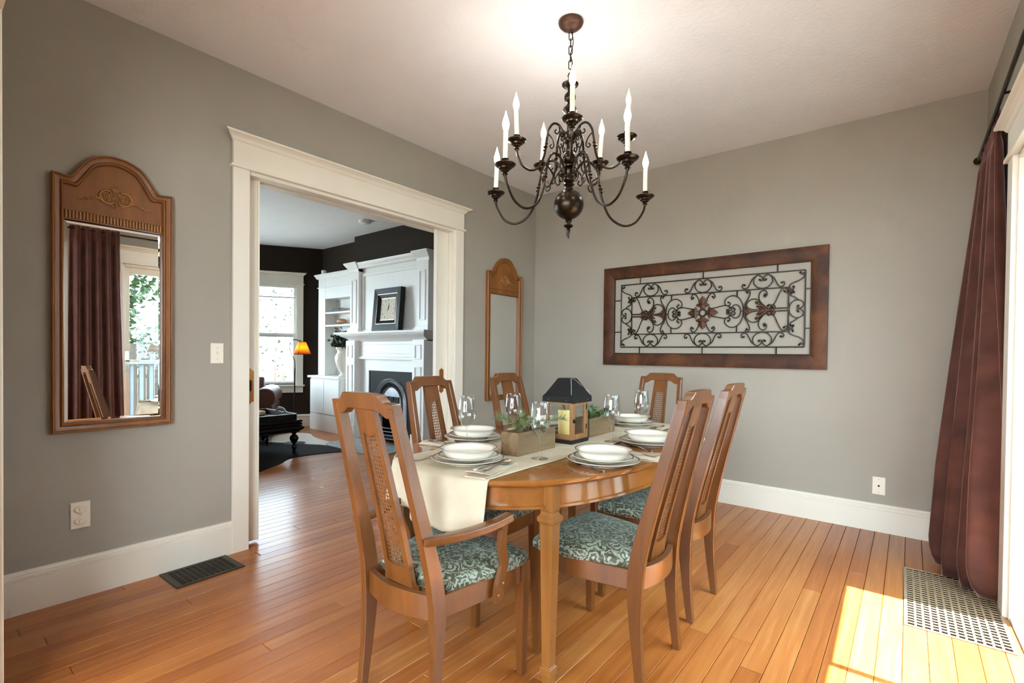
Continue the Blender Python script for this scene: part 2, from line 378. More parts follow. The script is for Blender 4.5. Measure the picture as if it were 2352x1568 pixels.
# living room walls
FY = 4.135
struct(MB().box(-7.3, XL - 0.12, FY, FY + 0.1, 0, ZC).build('wall_living_far', M['wall_dark']))
struct(MB().box(-6.0, -4.0, 3.955, FY, 0, ZC).build('wall_chimney_breast', M['wall_dark']))
BA, BD = Vector((-7.116, 4.148, 0)), math.atan2(-0.855, -0.519)      # bay wall start and heading
def blocal(o): o.location = BA; o.rotation_euler = (0, 0, BD); return o   # local: +x along the bay wall, +y into the wall... 
WS0, WS1, WZ0, WZ1 = 0.385, 1.17, 0.655, 2.155
bw = MB(); bw.box(-0.1, WS0 - 0.01, -0.12, 0, 0, ZC); bw.box(WS1 + 0.01, 1.62, -0.12, 0, 0, ZC); bw.box(WS0 - 0.01, WS1 + 0.01, -0.12, 0, 0, WZ0); bw.box(WS0 - 0.01, WS1 + 0.01, -0.12, 0, WZ1, ZC)
struct(blocal(bw.build('wall_bay', M['wall_dark'])))
ex = BA + Vector((math.cos(BD), math.sin(BD), 0)) * 1.6
lw = MB(); lw.box(ex.x - 0.12, ex.x, 2.45, ex.y + 0.05, 0, ZC); lw.box(ex.x - 0.12, ex.x, -1.1, 0.0, 0, ZC); lw.box(ex.x - 0.12, ex.x, 0.0, 2.45, 0, 0.6); lw.box(ex.x - 0.12, ex.x, 0.0, 2.45, 2.2, ZC)
struct(lw.build('wall_living_left', M['wall_dark']))
struct(MB().box(ex.x - 0.1, XL - 0.12, -1.15, -1.05, 0, ZC).build('wall_living_near', M['wall_dark']))

# ------------------------------------------------------------------ baseboards
def base_profile(): return [(0, 0), (0.018, 0), (0.018, 0.142), (0.011, 0.145), (0.011, 0.149), (0.019, 0.152), (0.019, 0.161), (0.012, 0.164), (0.012, 0.167), (0.016, 0.170), (0.011, 0.180), (0.0, 0.183)]
def baseboard(name, a, b, nrm, mat='trim', profile=None):
    a, b, n = Vector(a), Vector(b), Vector(nrm); rings = []
    for p in (a, b): rings.append([p + n * d + Vector((0, 0, h)) for d, h in (profile or base_profile())])
    return struct(MB().loft(rings).build(name, M[mat]))
baseboard('baseboard_left', (XL, 0.18, 0), (XL, 1.172, 0), (1, 0, 0))
baseboard('baseboard_left_far', (XL, 3.002, 0), (XL, YF, 0), (1, 0, 0))
baseboard('baseboard_far', (XL, YF, 0), (RX + 0.0, YF, 0), (0, -1, 0))
baseboard('baseboard_living_far', (-7.1, FY, 0), (XL - 0.17, FY, 0), (0, -1, 0))
bdir = Vector((math.cos(BD), math.sin(BD), 0)); bn = Vector((-bdir.y, bdir.x, 0)); 
baseboard('baseboard_bay', BA + bn * 0.0, BA + bdir * 1.6, bn)
rb = MB(); rings = []
for y in (0.0, DY1 + 0.115): rings.append([(-d, y, h) for d, h in base_profile()])
struct(rlocal(rb.loft(rings).build('baseboard_right', M['trim'])))

# ------------------------------------------------------------------ cased opening: jambs, casing, head with cornice
t = MB()
t.box(XL, XL + 0.02, 1.172, OY0, 0, 2.172)                       # side casings
t.box(XL, XL + 0.02, OY1, 3.000, 0, 2.172)
struct(t.build('trim_2', M['trim'], bevel=0.002))
t = MB(); t.box(XL, XL + 0.034, 1.158, 3.014, 2.172, 2.186)       # fillet
t.box(XL, XL + 0.022, 1.172, 3.000, 2.186, 2.318)                 # frieze board
prof = [(0, 2.318), (0.024, 2.318), (0.030, 2.324), (0.036, 2.336), (0.050, 2.346), (0.066, 2.352), (0.068, 2.362), (0, 2.362)]
rings = []
for s_, y in ((-1, 1.172), (1, 3.000)):
    rings.append([(XL + d, y + s_ * max(0, d - 0.02) * 1.1, h) for d, h in prof])
t.loft(rings)
struct(t.build('trim_3', M['trim'], bevel=0.0015))
# jamb linings with the pocket slot
t = MB()
for y0, y1 in ((OY0 - 0.012, OY0 + 0.004), (OY1 - 0.004, OY1 + 0.012)):
    t.box(XL - 0.062, XL + 0.003, y0, y1, 0, OZ); t.box(XL - 0.172, XL - 0.108, y0, y1, 0, OZ)
t.box(XL - 0.062, XL + 0.003, OY0, OY1, OZ - 0.012, OZ + 0.01); t.box(XL - 0.172, XL - 0.108, OY0, OY1, OZ - 0.012, OZ + 0.01)
t.box(XL - 0.112, XL - 0.058, OY0, OY1, OZ + 0.012, OZ + 0.03)
t.box(XL - 0.004, XL + 0.006, OY1 - 0.012, OY1 + 0.004, 0, OZ)    # bead
struct(t.build('trim_4', M['trim'], bevel=0.0015))
# living-side casing
t = MB(); t.box(XL - 0.192, XL - 0.17, OY0 - 0.1, OY0, 0, 2.17); t.box(XL - 0.192, XL - 0.17, OY1, OY1 + 0.1, 0, 2.17); t.box(XL - 0.195, XL - 0.17, OY0 - 0.11, OY1 + 0.11, 2.17, 2.33)
struct(t.build('trim_5', M['trim'], bevel=0.002))
# pocket doors, drawn almost fully back, with brass pulls
def pull_poly(h=0.102, w=0.024):
    up = [(-w, h - 0.012), (-w * 0.45, h - 0.008), (-w * 0.25, h - 0.003), (0, h + 0.006), (w * 0.25, h - 0.003), (w * 0.45, h - 0.008), (w, h - 0.012)]
    return up + [(x, -z) for x, z in reversed(up)]
def pocket_door(name, y_in, y_lead, py, pz, s_):
    d = MB().box(XL - 0.098, XL - 0.066, min(y_in, y_lead), max(y_in, y_lead), 0.012, OZ + 0.005).build(name, M['trim'], bevel=0.002); struct(d)
    a = MB(); a.box(XL - 0.0665, XL - 0.060, min(y_lead, y_lead + s_ * 0.012), max(y_lead, y_lead + s_ * 0.012), 0.012, OZ).build('edge_bead', M['trim'], d)
    p = MB().prism([(py + y, pz + z) for y, z in pull_poly()], XL - 0.066, XL - 0.0635, 'x').build('pull_plate', M['brass'], d, bevel=0.0006); p['label'] = 'brass pull plate'
    c = MB().prism([(py + 0.012 * math.cos(a_), pz + 0.004 + (0.022 if math.sin(a_) >= 0 else -0.022) + 0.012 * math.sin(a_)) for a_ in [k * math.pi / 8 for k in range(16)]], XL - 0.0637, XL - 0.0632, 'x').build('finger_recess', M['black'], p)
    for dz in (0.078, -0.078): MB().box(XL - 0.0637, XL - 0.0622, py - 0.02, py + 0.02, pz + dz - 0.002, pz + dz + 0.002).build('pull_ridge', M['brass'], p)
pocket_door('door_1', OY0 - 0.25, OY0 + 0.090, OY0 + 0.037, 0.934, -1)
pocket_door('door_2', OY1 + 0.25, OY1 - 0.14, OY1 - 0.073, 0.914, 1)

# ------------------------------------------------------------------ glazed door in the right wall
t = MB()
t.box(-0.022, 0.0, DY1, DY1 + 0.11, 0, DZ + 0.004); t.box(-0.022, 0.0, DY0 - 0.11, DY0, 0, DZ + 0.004)
t.box(-0.036, 0.0, DY0 - 0.125, DY1 + 0.125, DZ + 0.004, DZ + 0.02); t.box(-0.024, 0.0, DY0 - 0.11, DY1 + 0.11, DZ + 0.02, DZ + 0.14)
rings = []
for s_, y in ((-1, DY0 - 0.11), (1, DY1 + 0.11)): rings.append([(-d, y + s_ * max(0, d - 0.02) * 1.1, h - 2.318 + DZ + 0.14) for d, h in prof])
t.loft(rings)
t.box(-0.004, 0.14, DY1 - 0.02, DY1, 0, DZ); t.box(-0.004, 0.14, DY0, DY0 + 0.02, 0, DZ); t.box(-0.004, 0.14, DY0, DY1, DZ - 0.02, DZ); t.box(0, 0.16, DY0, DY1, -0.005, 0.012)
struct(rlocal(t.build('trim_6', M['trim'], bevel=0.002)))
def leaf(name, y0, y1, g0, g1, x0):
    d = thing(name, None, None); d['kind'] = 'structure'; rlocal(d)
    MB().box(x0, x0 + 0.035, y0, g0, 0.012, DZ - 0.02).build('stile', M['trim'], d, bevel=0.003)
    MB().box(x0, x0 + 0.035, g1, y1, 0.012, DZ - 0.02).build('stile', M['trim'], d, bevel=0.003)
    MB().box(x0, x0 + 0.035, g0, g1, 0.012, 0.13).build('rail', M['trim'], d, bevel=0.003)
    MB().box(x0, x0 + 0.035, g0, g1, 1.94, DZ - 0.02).build('rail', M['trim'], d, bevel=0.003)
    MB().box(x0 + 0.015, x0 + 0.02, g0, g1, 0.13, 1.94).build('pane', M['pane'], d)
    return d
d1 = leaf('door_3', DY0 + 0.02, -1.853, -2.53, -1.888, 0.05)
d2 = leaf('door_4', -1.888, DY1 - 0.02, -1.853, -1.078, 0.088)
h = MB(); h.box(0.04, 0.05, -2.572, -2.538, 0.93, 1.13); h.tube([(0.045, -2.555, 1.03), (0.0, -2.555, 1.03), (-0.005, -2.53, 1.03), (-0.005, -2.46, 1.03)], 0.009)
h.build('lever_handle', M['silver'], d1, smooth=40)

# ------------------------------------------------------------------ dining table
TX, TY, TZ = -1.33, 2.08, 0.72
TA, TB, TN = 0.555, 0.91, 2.4
def sup(a, b, n, seg=96):
    out = []
    for k in range(seg):
        th = 2 * math.pi * k / seg; c, s_ = math.cos(th), math.sin(th)
        out.append((a * math.copysign(abs(c) ** (2 / n), c), b * math.copysign(abs(s_) ** (2 / n), s_)))
    return out
tb = thing('dining_table', 'oval honey wood dining table with square tapered legs, laid for six', 'table', (TX, TY, 0))
def ringz(a, b, z): return [(x, y, z) for x, y in sup(a, b, TN)]
o = MB().loft([ringz(TA - 0.012, TB - 0.012, TZ - 0.026), ringz(TA - 0.004, TB - 0.004, TZ - 0.020), ringz(TA, TB, TZ - 0.014), ringz(TA, TB, TZ - 0.006), ringz(TA - 0.004, TB - 0.004, TZ - 0.001), ringz(TA - 0.008, TB - 0.008, TZ)]).build('tabletop', M['wood_table'], tb, smooth=35)
ap = MB(); A0, B0 = TA - 0.034, TB - 0.034
ap.loft([ringz(A0, B0, TZ - 0.026), ringz(A0, B0, TZ - 0.094), ringz(A0 + 0.006, B0 + 0.006, TZ - 0.097), ringz(A0 + 0.006, B0 + 0.006, TZ - 0.106), ringz(A0 - 0.004, B0 - 0.004, TZ - 0.108),
         ringz(A0 - 0.022, B0 - 0.022, TZ - 0.108), ringz(A0 - 0.022, B0 - 0.022, TZ - 0.027)])
ap.build('apron', M['wood_table'], tb, smooth=35)
LP = [(0.026, 0.694), (0.026, 0.606), (0.023, 0.602), (0.024, 0.592), (0.029, 0.586), (0.033, 0.582), (0.033, 0.568), (0.028, 0.564), (0.0255, 0.556), (0.017, 0.066), (0.022, 0.062), (0.0225, 0.036), (0.017, 0.032), (0.016, 0.0)]
for sx in (-1, 1):
    for sy in (-1, 1):
        MB().loft([rect_ring((sx * 0.372, sy * 0.672, z), h, h) for h, z in LP]).build('leg', M['wood_leg'], tb, bevel=0.0012)

# ------------------------------------------------------------------ linen runner over the table
RWD = 0.255; RC = -0.005
rn = MB(); nu = 40; cols = []
fold = random.Random(3)
for i in range(nu + 1):
    u = -1 + 2 * i / nu; dx = RC + u * RWD + 0.003 * math.sin(9 * u + 1)
    ye = TB * (1 - (abs(dx) / TA) ** TN) ** (1 / TN)
    pts = []
    def hang(sgn, drop):
        seq = []
        n = 14
        for k in range(n + 1):
            t = k / n; dz = drop * t
            wob = (0.018 * math.sin(5.2 * u + 0.8) + 0.015 * math.sin(11.5 * u + 2.0)) * t + 0.018 * t
            seq.append((dx + 0.012 * t * math.sin(3 * u), sgn * (ye + 0.006 + wob), TZ - 0.010 - dz))
        return seq
    near_drop = 0.152 + 0.012 * u + 0.010 * math.sin(4 * u + 0.4)
    a = hang(-1, near_drop); b = hang(1, 0.2)
    pts = list(reversed(a)) + [(dx, -(ye + 0.004), TZ - 0.004), (dx, -(ye - 0.004), TZ + 0.0015)]
    for k in range(1, 30):
        y = -(ye - 0.01) + (2 * ye - 0.02) * k / 30
        pts.append((dx + 0.0015 * math.sin(11 * y), y, TZ + 0.002 + 0.0006 * math.sin(17 * y + 6 * u)))
    pts += [(dx, ye - 0.004, TZ + 0.0015), (dx, ye + 0.004, TZ - 0.004)] + b
    cols.append(pts)
m_ = len(cols[0]); vs = [p for c in cols for p in c]
fs = [(i * m_ + j, i * m_ + j + 1, (i + 1) * m_ + j + 1, (i + 1) * m_ + j) for i in range(nu) for j in range(m_ - 1)]
ro = rn.add(vs, fs).build('table_runner', M['linen'], None, smooth=60)
ro.location = (TX, TY, 0)
so = ro.modifiers.new('thickness', 'SOLIDIFY'); so.thickness = 0.0022; so.offset = 1.0
tag(ro, 'cream linen runner down the middle of the table, hanging over its end', 'table runner')

# ------------------------------------------------------------------ dining chairs
YB = [(0, -0.215), (0.2, -0.192), (0.38, -0.185), (0.5, -0.205), (0.6, -0.231), (0.8, -0.283), (1.03, -0.343)]
XB = [(0, 0.166), (0.4, 0.160), (1.03, 0.127)]
yb = lambda z: interp(YB, z)
xb = lambda z: interp(XB, z)
ZS = [0, 0.08, 0.16, 0.24, 0.32, 0.38, 0.44, 0.5, 0.56, 0.62, 0.7, 0.78, 0.86, 0.94, 0.985]
HD = [(0, 0.014), (0.2, 0.020), (0.36, 0.028), (0.5, 0.027), (0.7, 0.022), (1.0, 0.018)]
def smooth_yb(z): return (yb(z - 0.05) + yb(z) + yb(z + 0.05)) / 3 if 0.05 < z < 0.95 else yb(z)
def shear(b): return b.map(lambda x, y, z: (x, y + smooth_yb(z), z))
def cane_mesh():
    b = MB(); z0, z1 = 0.478, 0.905; hw = lambda z: 0.041 + (0.027 - 0.041) * (z - z0) / (z1 - z0)
    pitch = 0.0131; n = int((z1 - z0) / pitch)
    for k in range(n + 1):
        z = z0 + pitch * k; h = hw(z); b.box(-h, h, -0.0006, 0.0006, z - 0.0019, z + 0.0019)
    for k in range(-3, 4):
        f = k / 3.0; rings = []
        for q in range(9):
            z = z0 + (z1 - z0) * q / 8; c = f * hw(z); rings.append([(c - 0.0019, -0.0009, z), (c + 0.0019, -0.0009, z), (c + 0.0019, 0.0009, z), (c - 0.0019, 0.0009, z)])
        b.loft(rings)
    return shear(b)
def splat_mesh():
    b = MB(); zz = [0.405, 0.44, 0.478, 0.55, 0.62, 0.7, 0.78, 0.86, 0.905, 0.94, 0.975]
    ow = lambda z: interp([(0.405, 0.066), (0.44, 0.061), (0.5, 0.058), (0.98, 0.043)], z)
    iw = lambda z: 0.041 + (0.027 - 0.041) * (z - 0.478) / (0.905 - 0.478)
    for s_ in (-1, 1):
        b.loft([[(s_ * iw(z), -0.009, z), (s_ * ow(z), -0.009, z), (s_ * ow(z), 0.009, z), (s_ * iw(z), 0.009, z)] for z in zz if 0.47 < z < 0.91])
    b.loft([rect_ring((0, 0, z), ow(z), 0.009) for z in (0.405, 0.44, 0.465)])
    b.prism([(-ow(0.478), 0.465), (ow(0.478), 0.465), (ow(0.478), 0.478), (0.041, 0.478), (0.026, 0.471), (0, 0.466), (-0.026, 0.471), (-0.041, 0.478), (-ow(0.478), 0.478)], -0.009, 0.009, 'y')
    b.prism([(ow(0.905), 0.905), (ow(0.978), 0.978), (-ow(0.978), 0.978), (-ow(0.905), 0.905), (-0.027, 0.905), (-0.022, 0.897), (0, 0.892), (0.022, 0.897), (0.027, 0.905)], -0.009, 0.009, 'y')
    return shear(b)
def crest_mesh():
    up = [(-0.143, 0.962), (-0.1425, 0.997), (-0.122, 0.999), (-0.112, 0.997), (-0.101, 1.001), (-0.091, 1.010), (-0.083, 1.020), (-0.072, 1.0225)]
    up = up + [(0, 1.0235)] + [(-x, z) for x, z in reversed(up)]
    lo = [(0.117, 0.955), (0.108, 0.953), (0.096, 0.957), (0.083, 0.966), (0.07, 0.973), (0.055, 0.974), (0.0, 0.974)]
    lo = lo + [(-x, z) for x, z in reversed(lo[:-1])]
    b = MB().prism(up + lo, -0.0165, 0.0165, 'y')
    return shear(b)
def seat_outline(n=64):
    pts = []
    corners = [(0.226, 0.222, 0.045), (-0.226, 0.222, 0.045), (-0.172, -0.158, 0.05), (0.172, -0.158, 0.05)]
    for i, (x, y, r) in enumerate(corners):
        cx_, cy_ = x - math.copysign(r, x), y - math.copysign(r, y); a0 = i * math.pi / 2
        for k in range(9):
            a = a0 + k / 8 * math.pi / 2; pts.append((cx_ + r * math.cos(a), cy_ + r * math.sin(a)))
    out = []
    for i in range(len(pts)):
        p, q = pts[i], pts[(i + 1) % len(pts)]; out.append(p)
        d = math.dist(p, q)
        if d > 0.1:
            for k in range(1, 8):
                t = k / 8; bow = 0.010 * math.sin(math.pi * t); mx, my = p[0] + (q[0] - p[0]) * t, p[1] + (q[1] - p[1]) * t
                nx_, ny_ = (q[1] - p[1]) / d, -(q[0] - p[0]) / d; out.append((mx + nx_ * bow, my + ny_ * bow))
    return out
def cushion_mesh():
    ol = seat_outline(); c = (0.0, 0.035); rings = []
    for k, z in ((0.985, 0.402), (1.0, 0.410), (1.004, 0.420), (0.985, 0.432), (0.93, 0.442), (0.82, 0.450), (0.64, 0.456), (0.42, 0.459), (0.2, 0.4605), (0.02, 0.461)):
        rings.append([(c[0] + (x - c[0]) * k, c[1] + (y - c[1]) * k, z) for x, y in ol])
    return MB().loft(rings)
def make_chair(arms):
    c = thing('armchair' if arms else 'dining_chair', '', 'chair')
    W_ = M['wood_chair']
    for s_ in (-1, 1):
        rings = [rect_ring((s_ * xb(z), smooth_yb(z), z), 0.0125, interp(HD, z)) for z in ZS]
        MB().loft(rings).build('back_post', W_, c, smooth=25, bevel=0.0022)
    for s_ in (-1, 1):
        MB().loft([rect_ring((s_ * 0.203, 0.192, z), h, h) for z, h in ((0, 0.0135), (0.30, 0.019), (0.336, 0.0205), (0.408, 0.0205))]).build('front_leg', W_, c, bevel=0.002)
    crest_mesh().build('crest_rail', W_, c, smooth=30, bevel=0.0022)
    sp = splat_mesh().build('splat', W_, c, smooth=30)
    cp = cane_mesh().build('cane_panel', M['cane'], sp); cp['label'] = 'woven cane panel'; 
    for s_ in (-1, 1):
        b = MB(); rings = []
        for k in range(9):
            t = k / 8; x = s_ * (0.214 + (0.170 - 0.214) * t + 0.008 * math.sin(math.pi * t)); y = 0.175 - 0.345 * t
            rings.append([(x - s_ * 0.022, y, 0.338), (x, y, 0.338), (x, y, 0.407), (x - s_ * 0.022, y, 0.407)])
        b.loft(rings).build('side_rail', W_, c, smooth=25, bevel=0.0018)
    rings = []
    for k in range(9):
        x = 0.186 - 0.372 * k / 8; y = 0.206 + 0.014 * (1 - (x / 0.186) ** 2); rings.append([(x, y - 0.022, 0.338), (x, y, 0.338), (x, y, 0.407), (x, y - 0.022, 0.407)])
    MB().loft(rings).build('front_rail', W_, c, smooth=25, bevel=0.0018)
    rings = []
    for k in range(13):
        x = 0.152 - 0.304 * k / 12; y = -0.188 - 0.030 * (1 - (x / 0.152) ** 2); rings.append([(x, y - 0.011, 0.335), (x, y + 0.013, 0.335), (x, y + 0.013, 0.410), (x, y - 0.011, 0.410)])
    MB().loft(rings).build('back_rail', W_, c, smooth=25, bevel=0.0018)
    cu = cushion_mesh().build('seat_cushion', M['damask'], c, smooth=60); cu['label'] = 'blue green floral damask seat'
    if arms:
        for s_ in (-1, 1):
            P = catmull([(0.158, -0.245, 0.590), (0.182, -0.17, 0.585), (0.208, -0.08, 0.585), (0.230, 0.0, 0.593), (0.243, 0.045, 0.603), (0.247, 0.062, 0.608)], 4); rings = []
            n = len(P)
            for i, p in enumerate(P):
                t = (P[min(i + 1, n - 1)] - P[max(i - 1, 0)]).normalized(); side = Vector((t.y, -t.x, 0)).normalized(); up = side.cross(t) * 1.0
                hw = 0.017 + 0.004 * math.sin(math.pi * i / n); hh = 0.012
                rings.append([p + side * hw * a + up * hh * b_ for a, b_ in ((-1, -1), (1, -1), (1, 1), (-1, 1))])
            MB().loft([[(s_ * v[0], v[1], v[2]) for v in r] for r in rings]).build('armrest', W_, c, smooth=35, bevel=0.004, seg=2)
            SP = catmull([(0.240, 0.040, 0.592), (0.239, 0.030, 0.56), (0.236, 0.030, 0.52), (0.231, 0.044, 0.48), (0.226, 0.055, 0.45), (0.222, 0.052, 0.42), (0.220, 0.040, 0.385), (0.219, 0.036, 0.345), (0.219, 0.036, 0.325)], 3)
            rings = []
            for i, p in enumerate(SP):
                hw = 0.015 + 0.007 * (i / len(SP)) ; rings.append([(s_ * (p.x - 0.011), p.y - hw, p.z), (s_ * (p.x + 0.008), p.y - hw, p.z), (s_ * (p.x + 0.008), p.y + hw, p.z), (s_ * (p.x - 0.011), p.y + hw, p.z)])
            sup_ = MB().loft(rings).build('arm_support', W_, c, smooth=35, bevel=0.002)
            for py, pz in ((0.050, 0.382), (0.026, 0.350)):
                b = MB().lathe([(0, 0.0035), (0.003, 0.003), (0.0048, 0.0012), (0.005, 0)], 12); b.map(lambda x, y, z: (s_ * (0.227 + z), py + x, pz + y)); b.build('screw_plug', M['brass'], sup_, smooth=60)
            b = MB().lathe([(0, 0.003), (0.003, 0.0025), (0.0045, 0)], 12); b.map(lambda x, y, z: (s_ * (0.148 - z - 0.0005), smooth_yb(0.59) + x, 0.592 + y)); b.build('screw_plug', M['brass'], c, smooth=60)
    return c
arm = make_chair(True); arm.location = (-1.262, 1.195, 0); arm.rotation_euler = (0, 0, R_(2))
tag(arm, 'wooden armchair with cane back at the near head of the table', 'chair', 'cane back dining chairs')
ch = make_chair(False)
spots = [((-0.905, 1.735, 0), R_(90), 'cane back side chair nearest the sunlit floor, its blue seat in view'),
         ((-0.930, 2.292, 0), R_(90), 'cane back side chair tucked in behind the nearest right-hand chair'),
         ((-1.592, 1.715, 0), R_(-90), 'cane back side chair in front of the doorway to the fireplace'),
         ((-1.640, 2.390, 0), R_(-90), 'cane back side chair in front of the narrow far mirror'),
         ((-1.312, 2.915, 0), R_(180), 'cane back chair at the far head of the table, below the iron wall art')]
for i, (loc, rz, lab) in enumerate(spots):
    o = ch if i == 0 else copy_tree(ch)
    o.location = loc; o.rotation_euler = (0, 0, rz); tag(o, lab, 'chair', 'cane back dining chairs')

# ------------------------------------------------------------------ plates, bowls, glasses, cutlery, napkins
ZT, ZR = TZ, TZ + 0.0045          # bare table top, top of runner
def plate_mesh(r, h, foot, well):
    return MB().lathe([(0, 0.003), (foot - 0.006, 0.003), (foot, 0.0), (foot + 0.003, 0.003), (well + 0.004, 0.007), (r * 0.93, h - 0.002), (r, h), (r + 0.0008, h + 0.0015), (r - 0.002, h + 0.0025), (r * 0.92, h + 0.001), (well, 0.0095), (well - 0.008, 0.0065), (0, 0.006)], 48)
def band_mesh(r0, r1, z0, z1): return MB().lathe([(r0, z0), (r1, z1), (r1, z1 - 0.0006), (r0, z0 - 0.0006), (r0, z0)], 48)
def dish(name, kind, label, loc, group):
    if kind == 'dinner': r, h, foot, well = 0.140, 0.019, 0.085, 0.098
    elif kind == 'salad': r, h, foot, well = 0.119, 0.017, 0.070, 0.083
    if kind == 'bowl':
        b = MB().lathe([(0, 0.004), (0.080, 0.004), (0.084, 0.0), (0.087, 0.003), (0.094, 0.012), (0.0985, 0.0245), (0.100, 0.0270), (0.107, 0.0292), (0.112, 0.0308), (0.1128, 0.0320), (0.111, 0.0330), (0.106, 0.0316), (0.099, 0.0298), (0.0955, 0.0268), (0.091, 0.016), (0.080, 0.008), (0, 0.007)], 48)
        bands = [band_mesh(0.1062, 0.1116, 0.0323, 0.0337), band_mesh(0.0985, 0.0996, 0.0302, 0.0305)]
    else:
        b = plate_mesh(r, h, foot, well); bands = [band_mesh(r - 0.0085, r - 0.0015, h + 0.0018, h + 0.0031)]
    key = 'dish_' + kind
    if key not in cache:
        me = b.build(name, M['porcelain'], None, smooth=45); bb = MB()
        for x in bands: bb.join(x)
        k = bb.build('rim_band', M['band'], me, smooth=45); k['label'] = 'grey platinum rim band'; cache[key] = me; o = me
    else: o = copy_tree(cache[key])
    o.location = loc; o.rotation_euler = (0, 0, random.uniform(0, 6)); return tag(o, label, {'dinner': 'plate', 'salad': 'plate', 'bowl': 'bowl'}[kind], group)
cache = {}
PL = [((-1.318, 1.375), ZR, 'at the near head of the table'), ((-1.640, 1.745), ZR + 0.001, 'before the chair in front of the doorway'), ((-1.62, 2.33), ZR + 0.001, 'half hidden behind the front planter box'),
      ((-1.300, 2.765), ZR, 'at the far head of the table'), ((-0.962, 2.235), ZT, 'behind the nearest right-hand chair back'), ((-0.922, 1.718), ZT, 'at the right front of the table')]
for (x, y), z, where in PL:
    dish('dinner_plate', 'dinner', 'white dinner plate, lowest of the stack ' + where, (x, y, z), 'dinner plates')
    dish('salad_plate', 'salad', 'white salad plate, middle of the stack ' + where, (x, y, z + 0.0125), 'salad plates')
    dish('soup_bowl', 'bowl', 'white soup bowl topping the stack ' + where, (x, y, z + 0.0235), 'soup bowls')
def glass_mesh(k=1.0):
    out = [(0, 0.0), (0.033, 0.0), (0.0345, 0.0012), (0.033, 0.0025), (0.018, 0.005), (0.007, 0.009), (0.0042, 0.016), (0.0038, 0.05), (0.0042, 0.082), (0.011, 0.092), (0.025, 0.103), (0.035, 0.117), (0.0402, 0.134), (0.0412, 0.146), (0.0398, 0.170), (0.0362, 0.198), (0.0330, 0.2245), (0.0325, 0.2252)]
    inn = [(0.0320, 0.2245), (0.0353, 0.198), (0.0389, 0.170), (0.0403, 0.146), (0.0393, 0.134), (0.0342, 0.1178), (0.0242, 0.1042), (0.010, 0.0950), (0, 0.0940)]
    b = MB().lathe(out + inn, 32); return b
GL = [((-1.143, 1.602), ZR, 'wine glass standing by the near end of the front planter box'), ((-1.545, 1.600), ZR, 'wine glass behind the plates at the near head of the table'), ((-1.492, 1.868), ZR, 'wine glass behind the pine sprigs of the front planter'),
      ((-1.111, 2.147), ZR, 'wine glass right of the lantern, in front of the back planter'), ((-1.139, 2.55), ZR, 'farthest wine glass, before the plates at the far head of the table')]
for i, ((x, y), z, lab) in enumerate(GL):
    if i == 0: g = glass_mesh().build('wine_glass', M['glass'], None, smooth=70); g0 = g
    else: g = g0.copy(); COL.objects.link(g)
    g.location = (x, y, z); tag(g, lab, 'wine glass', 'wine glasses on the table')
def flat_piece(prof, zprof, th=0.002):
    rings = []
    for (t, hw) in prof:
        z = interp(zprof, t); rings.append([(-hw, t, z), (hw, t, z), (hw * 0.8, t, z + th), (-hw * 0.8, t, z + th)])
    return MB().loft(rings)
def fork():
    b = flat_piece([(0, 0.005), (0.01, 0.0075), (0.03, 0.0065), (0.07, 0.004), (0.11, 0.0032), (0.125, 0.005), (0.135, 0.010), (0.150, 0.012)], [(0, 0.003), (0.03, 0.0), (0.10, 0.010), (0.125, 0.008), (0.15, 0.002), (0.2, 0.009)])
    for k in range(4):
        x = -0.0096 + 0.0064 * k; rings = []
        for t in (0.149, 0.165, 0.18, 0.196):
            z = interp([(0.149, 0.002), (0.165, 0.001), (0.18, 0.004), (0.196, 0.010)], t); h = 0.0022 if t < 0.19 else 0.0012; rings.append([(x - h, t, z), (x + h, t, z), (x + h, t, z + 0.0018), (x - h, t, z + 0.0018)])
        b.loft(rings)
    return b
def spoon():
    b = flat_piece([(0, 0.005), (0.01, 0.0075), (0.03, 0.0065), (0.07, 0.004), (0.115, 0.0032)], [(0, 0.003), (0.03, 0.0), (0.10, 0.008), (0.115, 0.007)])
    rings = []
    for t in (0.115, 0.122, 0.132, 0.145, 0.16, 0.172, 0.18):
        f = (t - 0.115) / 0.065; hw = 0.003 + 0.0185 * math.sin(math.pi * min(1, f * 0.93 + 0.05)) ; z = 0.007 - 0.0055 * math.sin(math.pi * f)
        rings.append([(-hw, t, z + 0.003), (-hw * 0.5, t, z - 0.0015), (hw * 0.5, t, z - 0.0015), (hw, t, z + 0.003), (hw * 0.5, t, z), (-hw * 0.5, t, z)])
    return b.loft(rings)
def knife():
    return flat_piece([(0, 0.006), (0.01, 0.0085), (0.05, 0.008), (0.10, 0.0075), (0.11, 0.006), (0.13, 0.010), (0.19, 0.010), (0.215, 0.007), (0.225, 0.002)], [(0, 0.0), (0.1, 0.001), (0.225, 0.0)], 0.003)
cut = {}
def cutlery(kind, x, y, z, ang, lab):
    fn = {'fork': fork, 'spoon': spoon, 'table_knife': knife}[kind]
    if kind not in cut: o = fn().build(kind, M['silver'], None, smooth=50); cut[kind] = o
    else: o = cut[kind].copy(); COL.objects.link(o)
    o.location = (x, y, z); o.rotation_euler = (0, 0, R_(ang)); return tag(o, lab, {'fork': 'fork', 'spoon': 'spoon', 'table_knife': 'knife'}[kind], 'silver cutlery')
